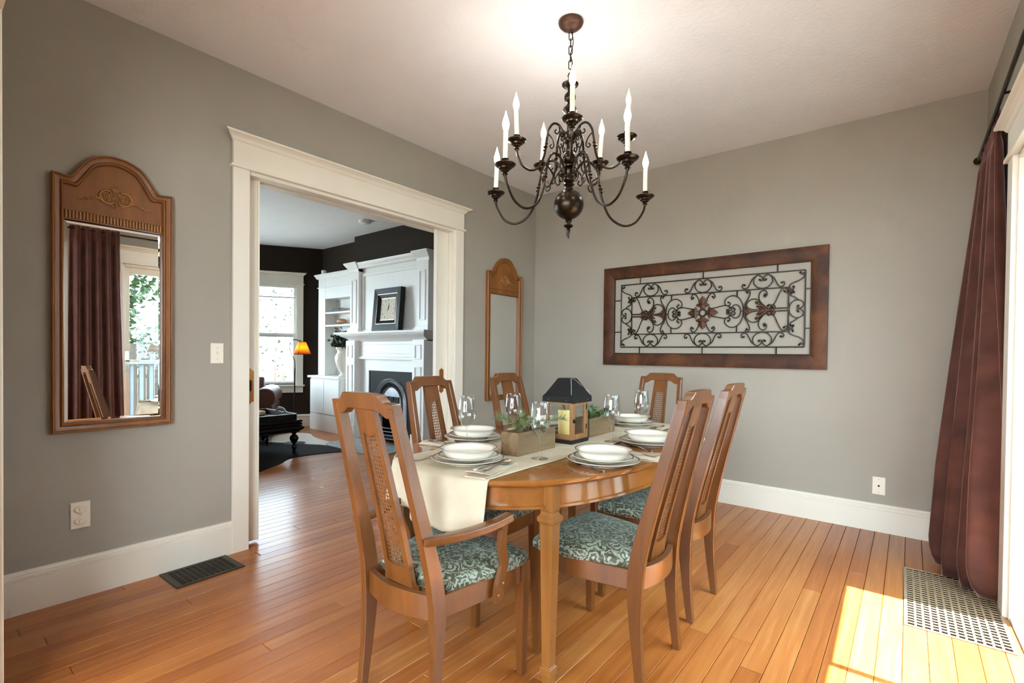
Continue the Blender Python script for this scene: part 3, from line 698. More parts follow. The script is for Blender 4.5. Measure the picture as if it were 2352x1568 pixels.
def napkin(cx_, cy_, ang, z, L, W, lab):
    b = MB()
    for layer in range(3):
        nx_, ny_ = 12, 6; top = []; dz = 0.0035 * layer
        for j in range(ny_ + 1):
            for i in range(nx_ + 1):
                u, v = i / nx_ - 0.5, j / ny_ - 0.5
                top.append((u * L - 0.004 * layer, v * (W - 0.006 * layer), dz + 0.0035 + 0.0018 * math.sin(7 * u + 3 * layer) * math.cos(4 * v) + (0.014 * max(0, -u - 0.36) / 0.14 if layer == 2 else 0)))
        bot = [(p[0], p[1], p[2] - 0.0026) for p in top]; n = len(top); w_ = nx_ + 1; fs = []
        for j in range(ny_):
            for i in range(nx_):
                a = j * w_ + i; fs += [(a, a + 1, a + w_ + 1, a + w_), (n + a, n + a + w_, n + a + w_ + 1, n + a + 1)]
        edge = [i for i in range(nx_ + 1)] + [j * w_ + nx_ for j in range(1, ny_ + 1)] + [ny_ * w_ + i for i in range(nx_ - 1, -1, -1)] + [j * w_ for j in range(ny_ - 1, 0, -1)]
        for k in range(len(edge)): p, q = edge[k], edge[(k + 1) % len(edge)]; fs.append((p, q, n + q, n + p))
        b.add(top + bot, fs)
    o = b.build('napkin', M['linen'], None, smooth=50); o.location = (cx_, cy_, z); o.rotation_euler = (0, 0, R_(ang))
    return tag(o, lab, 'napkin', 'folded linen napkins')
ZN = 0.0125
napkin(-1.148, 1.325, 103, ZR, 0.25, 0.085, 'folded cream napkin under spoon and knife at the near head of the table')
cutlery('spoon', -1.140, 1.255, ZR + ZN, 4, 'silver spoon on the napkin at the near head of the table'); cutlery('table_knife', -1.172, 1.245, ZR + ZN, 6, 'silver knife on the napkin at the near head of the table')
cutlery('fork', -1.478, 1.235, ZR, -4, 'silver fork left of the plates at the near head of the table, handle showing')
napkin(-1.650, 1.565, 190, ZT + 0.001, 0.235, 0.09, 'folded cream napkin with cutlery beside the doorway-side plates')
cutlery('table_knife', -1.745, 1.572, ZT + ZN + 0.001, -88, 'silver knife on the doorway-side napkin'); cutlery('spoon', -1.740, 1.545, ZT + ZN + 0.001, -92, 'silver spoon on the doorway-side napkin')
napkin(-0.870, 1.90, 8, ZT, 0.20, 0.085, 'folded cream napkin right of the front right plates'); cutlery('spoon', -0.785, 1.91, ZT + ZN, 88, 'silver spoon on the front right napkin')
napkin(-0.895, 2.50, 4, ZT, 0.21, 0.10, 'folded cream napkin on the right, behind the nearest chair back'); cutlery('spoon', -0.81, 2.49, ZT + ZN, 92, 'silver spoon on the napkin behind the nearest chair back')
cutlery('fork', -0.850, 1.588, ZT, 68, 'silver fork on bare wood beside the front right plates'); cutlery('fork', -0.872, 2.068, ZT, 64, 'silver fork beside the plates behind the nearest right-hand chair')
napkin(-1.43, 2.63, 90, ZR, 0.2, 0.085, 'folded cream napkin left of the plates at the far head of the table')
cutlery('spoon', -1.128, 2.84, ZR, 178, 'silver spoon right of the plates at the far head of the table')
napkin(-1.62, 2.145, 175, ZT + 0.001, 0.22, 0.09, 'folded cream napkin behind the front planter box')

# ------------------------------------------------------------------ planter boxes with greenery
def planter(loc, L, W, Hh, lab):
    p = thing('planter_box', lab, 'planter', loc, 0, 'weathered wooden planter boxes'); t = 0.010
    MB().box(-W / 2, -W / 2 + t, -L / 2, L / 2, 0, Hh).build('side_board', M['old_wood'], p, bevel=0.0012)
    MB().box(W / 2 - t, W / 2, -L / 2, L / 2, 0, Hh).build('side_board', M['old_wood'], p, bevel=0.0012)
    MB().box(-W / 2 + t, W / 2 - t, -L / 2, -L / 2 + t, 0, Hh).build('end_board', M['old_wood'], p, bevel=0.0012)
    MB().box(-W / 2 + t, W / 2 - t, L / 2 - t, L / 2, 0, Hh).build('end_board', M['old_wood'], p, bevel=0.0012)
    MB().box(-W / 2 + t, W / 2 - t, -L / 2 + t, L / 2 - t, 0, 0.008).build('bottom_board', M['old_wood'], p)
    s_ = MB().box(-W / 2 + t + 0.001, W / 2 - t - 0.001, -L / 2 + t + 0.001, L / 2 - t - 0.001, 0.009, Hh - 0.022).build('moss', M['bark'], p); s_['label'] = 'dark moss filling'
planter((-1.276, 1.708, ZR), 0.268, 0.092, 0.094, 'weathered wooden planter box in front of the lantern')
planter((-1.297, 2.318, ZR), 0.272, 0.092, 0.094, 'weathered wooden planter box behind the lantern')
def pine_sprig(base, tip, lab, n=120, ln=0.040):
    base, tip = Vector(base), Vector(tip); d = tip - base; side = d.cross(Vector((0, 0, 1))).normalized()
    path = [base + d * t + Vector((0, 0, 0.02 * math.sin(math.pi * t))) for t in [k / 8 for k in range(9)]]
    s_ = thing('pine_sprig', lab, 'sprig', tuple(base), 0, 'pine sprigs in the front planter')
    MB().tube([p - base for p in path], 0.0014, 5).build('stem', M['bark'], s_)
    b = MB()
    for k in range(n):
        t = 0.12 + 0.88 * k / n; p = base + d * t + Vector((0, 0, 0.02 * math.sin(math.pi * t))) - base
        a = random.uniform(0, 6.28); up = d.normalized().cross(side)
        dirn = (d.normalized() * 0.75 + (side * math.cos(a) + up * math.sin(a)) * 0.75).normalized(); q = p + dirn * ln * random.uniform(0.7, 1.1)
        wv = dirn.orthogonal().normalized() * 0.0013
        wv2 = dirn.cross(wv).normalized() * 0.0013
        b.add([p + wv, p - wv, p + wv2, q], [(0, 1, 3), (1, 2, 3), (2, 0, 3)])
    nd = b.build('needles', M['needle'], s_); nd['kind'] = 'stuff'
PSP = [((-1.29, 1.64, 0.805), (-1.22, 1.59, 0.846), 'pine sprig drooping over the near end of the front planter'), ((-1.28, 1.66, 0.805), (-1.37, 1.60, 0.868), 'pine sprig leaning left out of the front planter'),
       ((-1.27, 1.69, 0.805), (-1.25, 1.62, 0.880), 'pine sprig standing upright in the front planter'), ((-1.28, 1.76, 0.805), (-1.22, 1.90, 0.850), 'long pine sprig reaching towards the lantern'),
       ((-1.29, 1.72, 0.805), (-1.33, 1.82, 0.862), 'pine sprig in the middle of the front planter'), ((-1.27, 1.70, 0.805), (-1.20, 1.70, 0.842), 'pine sprig hanging over the right side of the front planter')]
for a, b_, lab in PSP: pine_sprig(a, b_, lab)
def leaf_mesh(b, p, d, ln, wd):
    d = d.normalized(); s_ = d.orthogonal().normalized(); s_ = (Matrix.Rotation(random.uniform(0, 6.28), 3, d) @ s_); n = d.cross(s_)
    b.add([p, p + d * ln * 0.45 + s_ * wd + n * 0.002, p + d * ln, p + d * ln * 0.45 - s_ * wd + n * 0.002, p + d * ln * 0.5 - n * 0.001], [(0, 1, 4), (1, 2, 4), (2, 3, 4), (3, 0, 4)])
def leaf_sprig(base, tip, lab, grp, n=18, ln=0.022, wd=0.008, mat='leaf', r=0.0014):
    base, tip = Vector(base), Vector(tip); d = tip - base
    s_ = thing('leaf_sprig', lab, 'sprig', tuple(base), 0, grp)
    MB().tube([d * t for t in (0, 0.35, 0.7, 1)], r, 5).build('stem', M['bark'], s_)
    b = MB()
    for k in range(n):
        t = 0.15 + 0.85 * k / n; a = random.uniform(0, 6.28); q = Vector((math.cos(a), math.sin(a), random.uniform(-0.2, 0.9)))
        leaf_mesh(b, d * t, q + d.normalized() * 0.5, ln * random.uniform(0.7, 1.2), wd)
    f = b.build('leaves', M[mat], s_); f['kind'] = 'stuff'
for k, (x, y, tx, ty, tz) in enumerate([(-1.29, 2.22, -1.25, 2.19, 0.850), (-1.29, 2.29, -1.27, 2.25, 0.862), (-1.29, 2.33, -1.24, 2.36, 0.855), (-1.29, 2.40, -1.27, 2.43, 0.850), (-1.31, 2.26, -1.34, 2.32, 0.858)]):
    leaf_sprig((x, y, 0.806), (tx, ty, tz), ['green leaf sprig nearest the lantern in the back planter', 'second green leaf sprig from the lantern in the back planter', 'green leaf sprig over the right board of the back planter', 'green leaf sprig at the far end of the back planter', 'green leaf sprig at the left of the back planter'][k], 'leaf sprigs in the back planter', 34, 0.034, 0.012)
for k, (x, y) in enumerate([(-1.262, 1.66), (-1.285, 1.74), (-1.262, 1.79)]):
    pc = thing('pine_cone', ['pine cone at the near end of the front planter', 'pine cone in the middle of the front planter', 'pine cone at the lantern end of the front planter'][k], 'pine cone', (x, y, 0.803), 0, 'pine cones'); b = MB()
    MB().ball((0, 0, 0.014), 0.010, 8, 6, (1, 1, 1.3)).build('core', M['bark'], pc, smooth=60)
    for j in range(36):
        t = j / 36; a = j * 2.4; r = 0.014 * math.sin(math.pi * (0.15 + 0.8 * t)); z = 0.002 + 0.026 * t; c_, s_ = math.cos(a), math.sin(a)
        b.add([(c_ * r * 0.4 - s_ * 0.004, s_ * r * 0.4 + c_ * 0.004, z), (c_ * r * 0.4 + s_ * 0.004, s_ * r * 0.4 - c_ * 0.004, z), (c_ * r * 1.2, s_ * r * 1.2, z + 0.005), (c_ * r * 0.5, s_ * r * 0.5, z - 0.002)], [(0, 1, 2), (1, 3, 2), (3, 0, 2), (0, 3, 1)])
    b.build('scales', M['bark'], pc)

# ------------------------------------------------------------------ lantern
ln = thing('lantern', 'wooden candle lantern with dark metal roof in the middle of the table', 'lantern', (-1.287, 2.026, ZR))
hb = 0.077
MB().box(-hb, hb, -hb, hb, 0, 0.018).build('base', M['lantern_metal'], ln, bevel=0.0015)
MB().box(-hb + 0.006, hb - 0.006, -hb + 0.006, hb - 0.006, 0.018, 0.026).build('base_board', M['lantern_wood'], ln)
zt_ = 0.196; hp = hb - 0.004
for sx in (-1, 1):
    for sy in (-1, 1): MB().box(sx * hp - (0.013 if sx > 0 else 0), sx * hp + (0.013 if sx < 0 else 0), sy * hp - (0.013 if sy > 0 else 0), sy * hp + (0.013 if sy < 0 else 0), 0.018, zt_).build('post', M['lantern_wood'], ln, bevel=0.001)
for sy in (-1, 1):
    for z in (0.026, zt_ - 0.014): MB().box(-hp + 0.013, hp - 0.013, sy * hp - (0.010 if sy > 0 else 0), sy * hp + (0.010 if sy < 0 else 0), z, z + 0.014).build('rail', M['lantern_wood'], ln, bevel=0.001)
    MB().box(-hp + 0.013, hp - 0.013, sy * (hp - 0.005) - 0.001, sy * (hp - 0.005) + 0.001, 0.04, zt_ - 0.014).build('pane', M['pane'], ln)
for z in (0.026, zt_ - 0.014): MB().box(-hp, -hp + 0.010, -hp + 0.013, hp - 0.013, z, z + 0.014).build('rail', M['lantern_wood'], ln, bevel=0.001)
MB().box(-hp + 0.004, -hp + 0.006, -hp + 0.013, hp - 0.013, 0.04, zt_ - 0.014).build('pane', M['pane'], ln)
dr = MB(); y0, y1 = -hp + 0.014, hp - 0.014
dr.box(hp - 0.011, hp - 0.001, y0, y0 + 0.017, 0.024, zt_); dr.box(hp - 0.011, hp - 0.001, y1 - 0.017, y1, 0.024, zt_); dr.box(hp - 0.011, hp - 0.001, y0 + 0.017, y1 - 0.017, 0.024, 0.042); dr.box(hp - 0.011, hp - 0.001, y0 + 0.017, y1 - 0.017, zt_ - 0.018, zt_)
dr = dr.build('door', M['lantern_wood'], ln, bevel=0.001)
MB().box(hp - 0.007, hp - 0.005, y0 + 0.017, y1 - 0.017, 0.042, zt_ - 0.018).build('pane', M['pane'], dr)
for z in (0.06, 0.155): MB().box(hp - 0.002, hp + 0.001, y1 - 0.004, y1 + 0.004, z, z + 0.024).build('hinge', M['lantern_metal'], dr)
lt = MB(); lt.box(hp - 0.002, hp + 0.003, y0 - 0.004, y0 + 0.010, 0.098, 0.114); lt.tube([(hp + 0.003, y0 + 0.002, 0.114), (hp + 0.008, y0 + 0.004, 0.108), (hp + 0.004, y0 + 0.006, 0.098)], 0.0018, 6); lt.build('latch', M['lantern_metal'], dr)
hr = 0.086
rf = MB(); q = lambda h, z: [(-h, -h, z), (h, -h, z), (h, h, z), (-h, h, z)]
rf.loft([q(hr, zt_ - 0.004), q(hr, zt_ + 0.022), q(hr - 0.010, zt_ + 0.034), q(0.034, zt_ + 0.106), q(0.030, zt_ + 0.108)])
rf.build('roof', M['lantern_metal'], ln, bevel=0.0015)
for sx, sy in ((1, 0), (0, -1)):
    for k in (-0.05, 0.05):
        b = MB().ball((0, 0, 0), 0.0022, 8, 4); b.map(lambda x, y, z: (x + (hr if sx else k), y + (-hr if sy else k), z + zt_ + 0.006)); b.build('rivet', M['silver'], ln, smooth=60)
hd = catmull([(hr - 0.012, -hr + 0.004, zt_ + 0.034), (hr - 0.03, -hr * 0.62, zt_ + 0.072), (0.040, -0.028, zt_ + 0.104), (0.044, 0.0, zt_ + 0.100), (hr - 0.03, hr * 0.6, zt_ + 0.064), (hr - 0.01, hr - 0.004, zt_ + 0.036)], 5)
MB().tube(hd, 0.0018, 6).build('wire_handle', M['polished_iron'], ln, smooth=60)
cd = thing('pillar_candle', 'ivory pillar candle standing inside the lantern', 'candle', (-1.30, 2.026, ZR + 0.0265))
MB().lathe([(0, 0), (0.031, 0), (0.032, 0.002), (0.032, 0.120), (0.029, 0.124), (0.020, 0.121), (0, 0.119)], 28).build('wax_body', M['wax'], cd, smooth=50)
MB().tube([(0, 0, 0.118), (0.001, 0, 0.128), (0.003, 0, 0.134)], 0.0012, 5).build('wick', M['black'], cd)

# ------------------------------------------------------------------ chandelier
CX, CY = -1.292, 2.027
cl = thing('chandelier', 'dark bronze two-tier chandelier with flame candle bulbs above the table', 'chandelier', (CX, CY, 0))
MB().lathe([(0, ZC), (0.058, ZC), (0.060, ZC - 0.006), (0.057, ZC - 0.016), (0.046, ZC - 0.028), (0.026, ZC - 0.036), (0.010, ZC - 0.040), (0.008, ZC - 0.048), (0, ZC - 0.050)], 36).build('canopy', M['bronze_cap'], cl, smooth=40)
zl = ZC - 0.046; k = 0
def link(z, rot):
    P = []
    for i in range(16):
        a = 2 * math.pi * i / 16; x = 0.0085 * math.cos(a); zz = 0.0095 * math.sin(a) + (0.0115 if math.sin(a) >= 0 else -0.0115); P.append((x * math.cos(rot), x * math.sin(rot), z + zz))
    return MB().tube(P, 0.0024, 6, closed=True)
z = ZC - 0.068
while z > 2.50:
    link(z, 0.5 + (k % 2) * math.pi / 2).build('chain_link', M['bronze'], cl, smooth=60); z -= 0.0345; k += 1
zc_ = z + 0.0345 - 0.02
wire = catmull([(0.004, 0, ZC - 0.05), (0.012, 0.004, ZC - 0.10), (-0.004, 0.008, ZC - 0.15), (0.010, 0, ZC - 0.2), (0.0, 0, 2.485)], 5)
MB().tube(wire, 0.0022, 6).build('cord', M['bronze'], cl, smooth=60)
colp = [(0, 1.698), (0.003, 1.702), (0.005, 1.72), (0.007, 1.735), (0.010, 1.742), (0.006, 1.748), (0.018, 1.754), (0.024, 1.760), (0.022, 1.766), (0.010, 1.770), (0.012, 1.778), (0.017, 1.784), (0.015, 1.790), (0.022, 1.795)]
for i in range(15):
    a = -math.pi / 2 + 0.30 + (math.pi - 0.60) * i / 14; colp.append((0.0715 * math.cos(a), 1.863 + 0.0715 * math.sin(a)))
colp += [(0.018, 1.934), (0.021, 1.940), (0.014, 1.945), (0.020, 1.952), (0.026, 1.958), (0.020, 1.964), (0.015, 1.968), (0.026, 1.974), (0.029, 1.982), (0.026, 1.990), (0.026, 2.020), (0.030, 2.026), (0.022, 2.033), (0.014, 2.038), (0.026, 2.043), (0.027, 2.049), (0.014, 2.055), (0.024, 2.062), (0.032, 2.072), (0.033, 2.086), (0.027, 2.104), (0.020, 2.114), (0.022, 2.121), (0.016, 2.126), (0.014, 2.150), (0.020, 2.156), (0.027, 2.162), (0.029, 2.172), (0.029, 2.200), (0.024, 2.208), (0.014, 2.216), (0.012, 2.262), (0.020, 2.270), (0.024, 2.280), (0.016, 2.290), (0.024, 2.300), (0.034, 2.312), (0.031, 2.324), (0.018, 2.336), (0.013, 2.346)]
for i in range(9):
    a = -math.pi / 2 + 0.45 + (math.pi - 0.9) * i / 8; colp.append((0.028 * math.cos(a), 2.375 + 0.028 * math.sin(a)))
colp += [(0.012, 2.404), (0.012, 2.416), (0.024, 2.424), (0.038, 2.432), (0.040, 2.438), (0.030, 2.442), (0.012, 2.446), (0.009, 2.456), (0.012, 2.462), (0.006, 2.468), (0, 2.470)]
MB().lathe(colp, 32).build('column', M['bronze'], cl, smooth=45)
P = [(0.012 * math.cos(a), 0, 2.482 + 0.012 * math.sin(a)) for a in [2 * math.pi * i / 14 for i in range(14)]]
MB().tube(P, 0.003, 6, closed=True).build('top_loop', M['bronze'], cl, smooth=60)
def spiral2(c, r0, r1, a0, a1, n=12):
    return [(c[0] + (r0 + (r1 - r0) * k / n) * math.cos(a0 + (a1 - a0) * k / n), c[1] + (r0 + (r1 - r0) * k / n) * math.sin(a0 + (a1 - a0) * k / n)) for k in range(n + 1)]
def arm_part(ang, path, beadz, cup, R0, sc_, lit=True, curl=None):
    ca, sa = math.cos(ang), math.sin(ang); to = lambda r, z: (r * ca, r * sa, z)
    P = catmull([(r, 0, z) for r, z in path], 5)
    b = MB().tube([to(p.x, p.z) for p in P], 0.0058 * sc_, 8)
    br, bz = beadz
    for dz, rr in ((0.016, 0.009), (0.0, 0.0115), (-0.016, 0.009)):
        b.ball(to(br - dz * 0.28, bz + dz), rr * sc_, 8, 5, (1, 1, 0.5))
    b.ball(to(path[0][0] + 0.012, path[0][1] + 0.012), 0.010, 8, 5)
    a = b.build('arm', M['bronze'], cl, smooth=50)
    for cu in curl or []:
        q = catmull([(r, 0, z) for r, z in cu], 3); n = len(q)
        s_ = MB().tube([to(p.x, p.z) for p in q], [0.0034 + 0.0 * i for i in range(n)], 6); s_.ball(to(q[-1].x, q[-1].z), 0.0042, 6, 4); s_.build('scroll', M['bronze'], a, smooth=60)
    x, y = R0 * ca, R0 * sa; c = (x, y, cup)
    MB().lathe([(0, -0.036), (0.007, -0.036), (0.008, -0.030), (0.013, -0.027), (0.008, -0.023), (0.012, -0.017), (0.018, -0.014), (0.018, -0.009), (0.026, -0.006), (0.028, 0.0), (0.037, 0.004), (0.044, 0.010), (0.046, 0.014), (0.044, 0.0155), (0.030, 0.010), (0.014, 0.009), (0.0135, 0.030), (0.016, 0.032), (0.016, 0.036), (0.012, 0.037), (0, 0.037)], 24, c).build('drip_cup', M['bronze'], a, smooth=45)
    lx, ly = random.uniform(-0.006, 0.006), random.uniform(-0.006, 0.006)
    cd_ = MB().lathe([(0, 0.037), (0.0105, 0.037), (0.0105, 0.150), (0.009, 0.152), (0, 0.152)], 16); cd_.map(lambda px, py, pz: (px + lx * (pz - 0.037) / 0.115 + c[0], py + ly * (pz - 0.037) / 0.115 + c[1], pz + c[2])); cd_.build('candle_sleeve', M['candle'], a, smooth=45)
    bb = MB().lathe([(0, 0.151), (0.007, 0.152), (0.0115, 0.162), (0.0150, 0.176), (0.0148, 0.188), (0.0108, 0.204), (0.0055, 0.220), (0.0022, 0.234), (0, 0.241)], 16); bb.map(lambda px, py, pz: (px + lx + c[0], py + ly + c[1], pz + c[2])); bl = bb.build('bulb', M['bulb'] if lit else M['bulb_off'], a, smooth=60); bl['label'] = 'flame shaped bulb'
    if lit:
        pl = bpy.data.lights.new('filament', 'POINT'); pl.energy = 1.5; pl.color = (1.0, 0.95, 0.88); pl.shadow_soft_size = 0.008
        po = bpy.data.objects.new('filament', pl); COL.objects.link(po); po.parent = bl; po.location = (lx + c[0], ly + c[1], c[2] + 0.185)
LOW = [(0.026, 1.995), (0.040, 2.035), (0.070, 2.075), (0.108, 2.078), (0.140, 2.045), (0.156, 1.990), (0.172, 1.905), (0.215, 1.822), (0.285, 1.786), (0.350, 1.806), (0.392, 1.862), (0.404, 1.900)]
UPP = [(0.026, 2.178), (0.036, 2.210), (0.058, 2.238), (0.086, 2.240), (0.110, 2.208), (0.120, 2.160), (0.132, 2.085), (0.160, 2.028), (0.200, 2.008), (0.242, 2.024), (0.266, 2.062), (0.274, 2.090)]
va = math.atan2(-CY, -CX)                      # heading from the axis towards the camera
lowcurl = [[(0.040, 2.035), (0.062, 2.010), (0.074, 1.985), (0.060, 1.960), (0.046, 1.968), (0.050, 1.980)], [(0.150, 2.010), (0.118, 1.985), (0.098, 1.955), (0.112, 1.935), (0.124, 1.945), (0.116, 1.955)], [(0.070, 2.075), (0.062, 2.045), (0.078, 2.022), (0.094, 2.032), (0.086, 2.044)]]
upcurl = [[(0.036, 2.222), (0.052, 2.196), (0.062, 2.165), (0.052, 2.142), (0.040, 2.150), (0.045, 2.160)], [(0.116, 2.205), (0.094, 2.182), (0.082, 2.150), (0.094, 2.134), (0.104, 2.144), (0.097, 2.151)], [(0.058, 2.252), (0.052, 2.226), (0.064, 2.206), (0.078, 2.214), (0.072, 2.224)]]
for a_, k_ in ((-41, 1.02), (35, 1.02), (113, 1.03), (-98, 0.90), (181, 1.0)):
    sc1 = lambda L_: [(0.026 + (r - 0.026) * k_, z) for r, z in L_]
    arm_part(va + R_(a_), sc1(LOW), (0.026 + 0.137 * k_, 1.955), 1.932, 0.026 + 0.379 * k_, 1.0, True, [sc1(c_) for c_ in lowcurl])
for i, (a_, k_) in enumerate(((2, 1.06), (71, 1.0), (143, 0.95), (-147, 0.95), (-69, 0.95))):
    sc1 = lambda L_: [(0.026 + (r - 0.026) * k_, z) for r, z in L_]
    arm_part(va + R_(a_), sc1(UPP), (0.026 + 0.100 * k_, 2.125), 2.126, 0.026 + 0.249 * k_, 0.95, i != 1, [[(r, z - 0.012) for r, z in sc1(c_)] for c_ in upcurl])

# ------------------------------------------------------------------ mirrors on the left wall
def mirror(y0, y1, zb, zs, za, lab, dent):
    m = thing('wall_mirror', lab, 'mirror', (XL, 0, 0)); W = y1 - y0; yc = (y0 + y1) / 2
    def top(off):       # outline of the arched head, offset inwards
        hw = W / 2 - off; P = [(-hw, zs - off)]
        cv = [(-0.5 + 0.125, zs - 0.003), (-0.5 + 0.165, zs + 0.016), (-0.5 + 0.215, zs + 0.052), (-0.5 + 0.29, zs + 0.096), (-0.5 + 0.39, za - 0.008), (0.0, za)]
        pts = []
        for f, z in cv: pts.append((f * W * (1 - 2 * off / W * 0.9), z - off))
        pts = [(-hw, zs - off), (-hw + 0.02, zs - off - 0.001)] + pts
        full = pts + [(-y, z) for y, z in reversed(pts[:-1])]
        return [(yc + p.x, p.y) for p in catmull([(a, b_, 0) for a, b_ in full], 5)]
    def outline(off):
        t_ = top(off); return [(y0 + off, zb + off)] + t_ + [(y1 - off, zb + off)]
    secs = [(0.0, 0.0), (0.0, 0.030), (0.003, 0.034), (0.007, 0.034), (0.010, 0.026), (0.013, 0.024), (0.026, 0.021), (0.028, 0.017), (0.031, 0.017), (0.033, 0.027), (0.038, 0.028), (0.041, 0.022), (0.044, 0.012), (0.044, 0.0)]
    rings = [[(d, y, z) for y, z in outline(off)] for off, d in secs]
    b = MB(); n = len(rings[0])
    b.loft(rings, cap=False, closed=True); b.build('frame', M['wood_mirror'], m, smooth=32)
    zi = zs - 0.155
    il = outline(0.040)
    tp = [p for p in il if p[1] > zi]
    MB().prism([(y0 + 0.04, zi)] + tp + [(y1 - 0.04, zi)], 0.002, 0.013, 'x').build('head_panel', M['wood_mirror'], m)
    zg = zs - 0.198
    d = MB(); d.box(0.0, 0.012, y0 + 0.04, y1 - 0.04, zg, zi + 0.004); d.box(0.0, 0.020, y0 + 0.04, y1 - 0.04, zi - 0.001, zi + 0.005); d.box(0, 0.020, y0 + 0.04, y1 - 0.04, zg, zg + 0.006)
    dd = d.build('dentil_bar', M['wood_mirror'], m)
    if dent:
        k = 30; t_ = MB().box(0.012, 0.0205, -0.0032, 0.0032, zg + 0.007, zi - 0.002).build('dentil', M['carve'], dd); t_.location = (0, y0 + 0.05, 0)
        for i in range(1, k):
            q_ = t_.copy(); COL.objects.link(q_); q_.parent = dd; q_.location = (0, y0 + 0.05 + (W - 0.1) * i / (k - 1), 0)
    # carved ornament
    zo = zs - 0.066; sc_ = W / 0.455 * (1.0 if dent else 0.82)
    orn = MB(); X = 0.016
    def st(pts, r): orn.tube([(X, yc + a * sc_, zo + b_ * sc_) for a, b_ in pts], r, 6)
    for s_ in (-1, 1):
        e = [(s_ * (0.031 + 0.030 * math.cos(a)), 0.002 + 0.030 * math.sin(a)) for a in [math.pi * (0.62 - 1.35 * k / 16) for k in range(17)]]
        st(e, 0.0052); st(spiral2((s_ * 0.015, 0.026), 0.013, 0.003, math.pi / 2 if s_ > 0 else math.pi / 2, math.pi / 2 + s_ * 1.6 * math.pi), 0.0036)
        for k in range(-2, 3):
            st([(s_ * (0.010 + 0.011 * (k + 2)), -0.018 + 0.003 * abs(k)), (s_ * (0.022 + 0.011 * (k + 2) * 0.7), 0.022 - 0.003 * (k + 2))], 0.0021)
            st([(s_ * (0.012 + 0.010 * (k + 2)), 0.020 - 0.003 * (k + 2)), (s_ * (0.030 + 0.006 * (k + 2)), -0.020 + 0.003 * (k + 2))], 0.0021)
        for k in range(9):
            t_ = k / 8; a0 = (s_ * (0.055 + 0.075 * t_), -0.012 - 0.014 * t_ + 0.004 * math.sin(6 * t_)); orn.ball((X, yc + a0[0] * sc_, zo + a0[1] * sc_), (0.0075 - 0.0045 * t_) * sc_, 7, 5, (0.7, 1.2, 0.8))
            st([a0, (a0[0] + s_ * 0.010, a0[1] + (0.008 if k % 2 else -0.006) * (1 - 0.5 * t_))], 0.0026)
        st([(s_ * 0.004, -0.046), (s_ * 0.018, -0.034), (s_ * 0.036, -0.032), (s_ * 0.052, -0.020)], 0.0030)
    for k in range(5):
        a = math.pi * (0.15 + 0.175 * k); st([(0, 0.030), (0.020 * math.cos(a), 0.030 + 0.026 * math.sin(a))], 0.0034)
    for k in range(3): orn.ball((X, yc, zo + (-0.010 - 0.014 * k) * sc_), 0.005 * sc_, 7, 5)
    oo = orn.build('carved_ornament', M['carve'], m, smooth=60); oo['label'] = 'carved cartouche with leafy scrolls'
    g = MB(); a0, a1, c0, c1 = y0 + 0.040, y1 - 0.040, zb + 0.040, zg + 0.001; bv = 0.016
    ring0 = [(0.0050, a0, c0), (0.0050, a1, c0), (0.0050, a1, c1), (0.0050, a0, c1)]; ring1 = [(0.0066, a0 + bv, c0 + bv), (0.0066, a1 - bv, c0 + bv), (0.0066, a1 - bv, c1 - bv), (0.0066, a0 + bv, c1 - bv)]
    back = [(0.001, a0, c0), (0.001, a1, c0), (0.001, a1, c1), (0.001, a0, c1)]
    g.loft([back, ring0, ring1]); g.build('mirror_glass', M['mirror'], m)
mirror(0.422, 0.879, 0.766, 1.924, 2.051, 'arched wooden wall mirror left of the doorway, reflecting a dark curtain', True)
mirror(3.300, 3.800, 0.720, 1.890, 2.030, 'arched wooden wall mirror right of the doorway, beside the room corner', False)

# ------------------------------------------------------------------ iron wall art on the far wall
AX, AZ, AW, AH = -2.172, 1.055, 1.726, 0.866
wa = thing('wall_art', 'framed wrought iron scroll panel hanging on the far wall', 'wall art', (AX, YF, AZ))
fw = 0.100
def mitre(pts_o, pts_i, name):
    b = MB(); secs = [(0, 0.0), (0, -0.030), (0.25, -0.034), (0.8, -0.026), (1.0, -0.018), (1.0, 0.0)]
    rings = []
    for k in (0, 1):
        rings.append([(pts_o[k][0] + (pts_i[k][0] - pts_o[k][0]) * f, d, pts_o[k][1] + (pts_i[k][1] - pts_o[k][1]) * f) for f, d in secs])
    b.loft(rings).build(name, M['art_frame'], wa, smooth=30)
O = [(0, 0), (AW, 0), (AW, AH), (0, AH)]; I = [(fw, fw), (AW - fw, fw), (AW - fw, AH - fw), (fw, AH - fw)]
for k in range(4): mitre((O[k], O[(k + 1) % 4]), (I[k], I[(k + 1) % 4]), 'frame_rail')
YI = -0.014
def bar(p, q, r=0.0046, name='bar'):
    MB().tube([(p[0], YI, p[1]), (q[0], YI, q[1])], r, 6).build(name, M['iron'], wa, smooth=60)
r1 = (0.165, 0.159, 1.586, 0.706); r2 = (0.267, 0.271, 1.482, 0.591)
for a in (r1, r2):
    bar((a[0], a[1]), (a[2], a[1])); bar((a[2], a[1]), (a[2], a[3])); bar((a[2], a[3]), (a[0], a[3])); bar((a[0], a[3]), (a[0], a[1]))
inr = (fw + 0.003, fw + 0.003, AW - fw - 0.003, AH - fw - 0.003)
bar((inr[0], inr[1]), (inr[2], inr[1]), 0.004); bar((inr[2], inr[1]), (inr[2], inr[3]), 0.004); bar((inr[2], inr[3]), (inr[0], inr[3]), 0.004); bar((inr[0], inr[3]), (inr[0], inr[1]), 0.004)
for u in (0.342, 0.876, 1.408): bar((u, r1[3]), (u, inr[3])); bar((u, r1[1]), (u, inr[1]))
for v in (0.572, 0.292): bar((r1[0], v), (inr[0], v)); bar((r1[2], v), (inr[2], v))
UC, VC = 0.8755, 0.4325
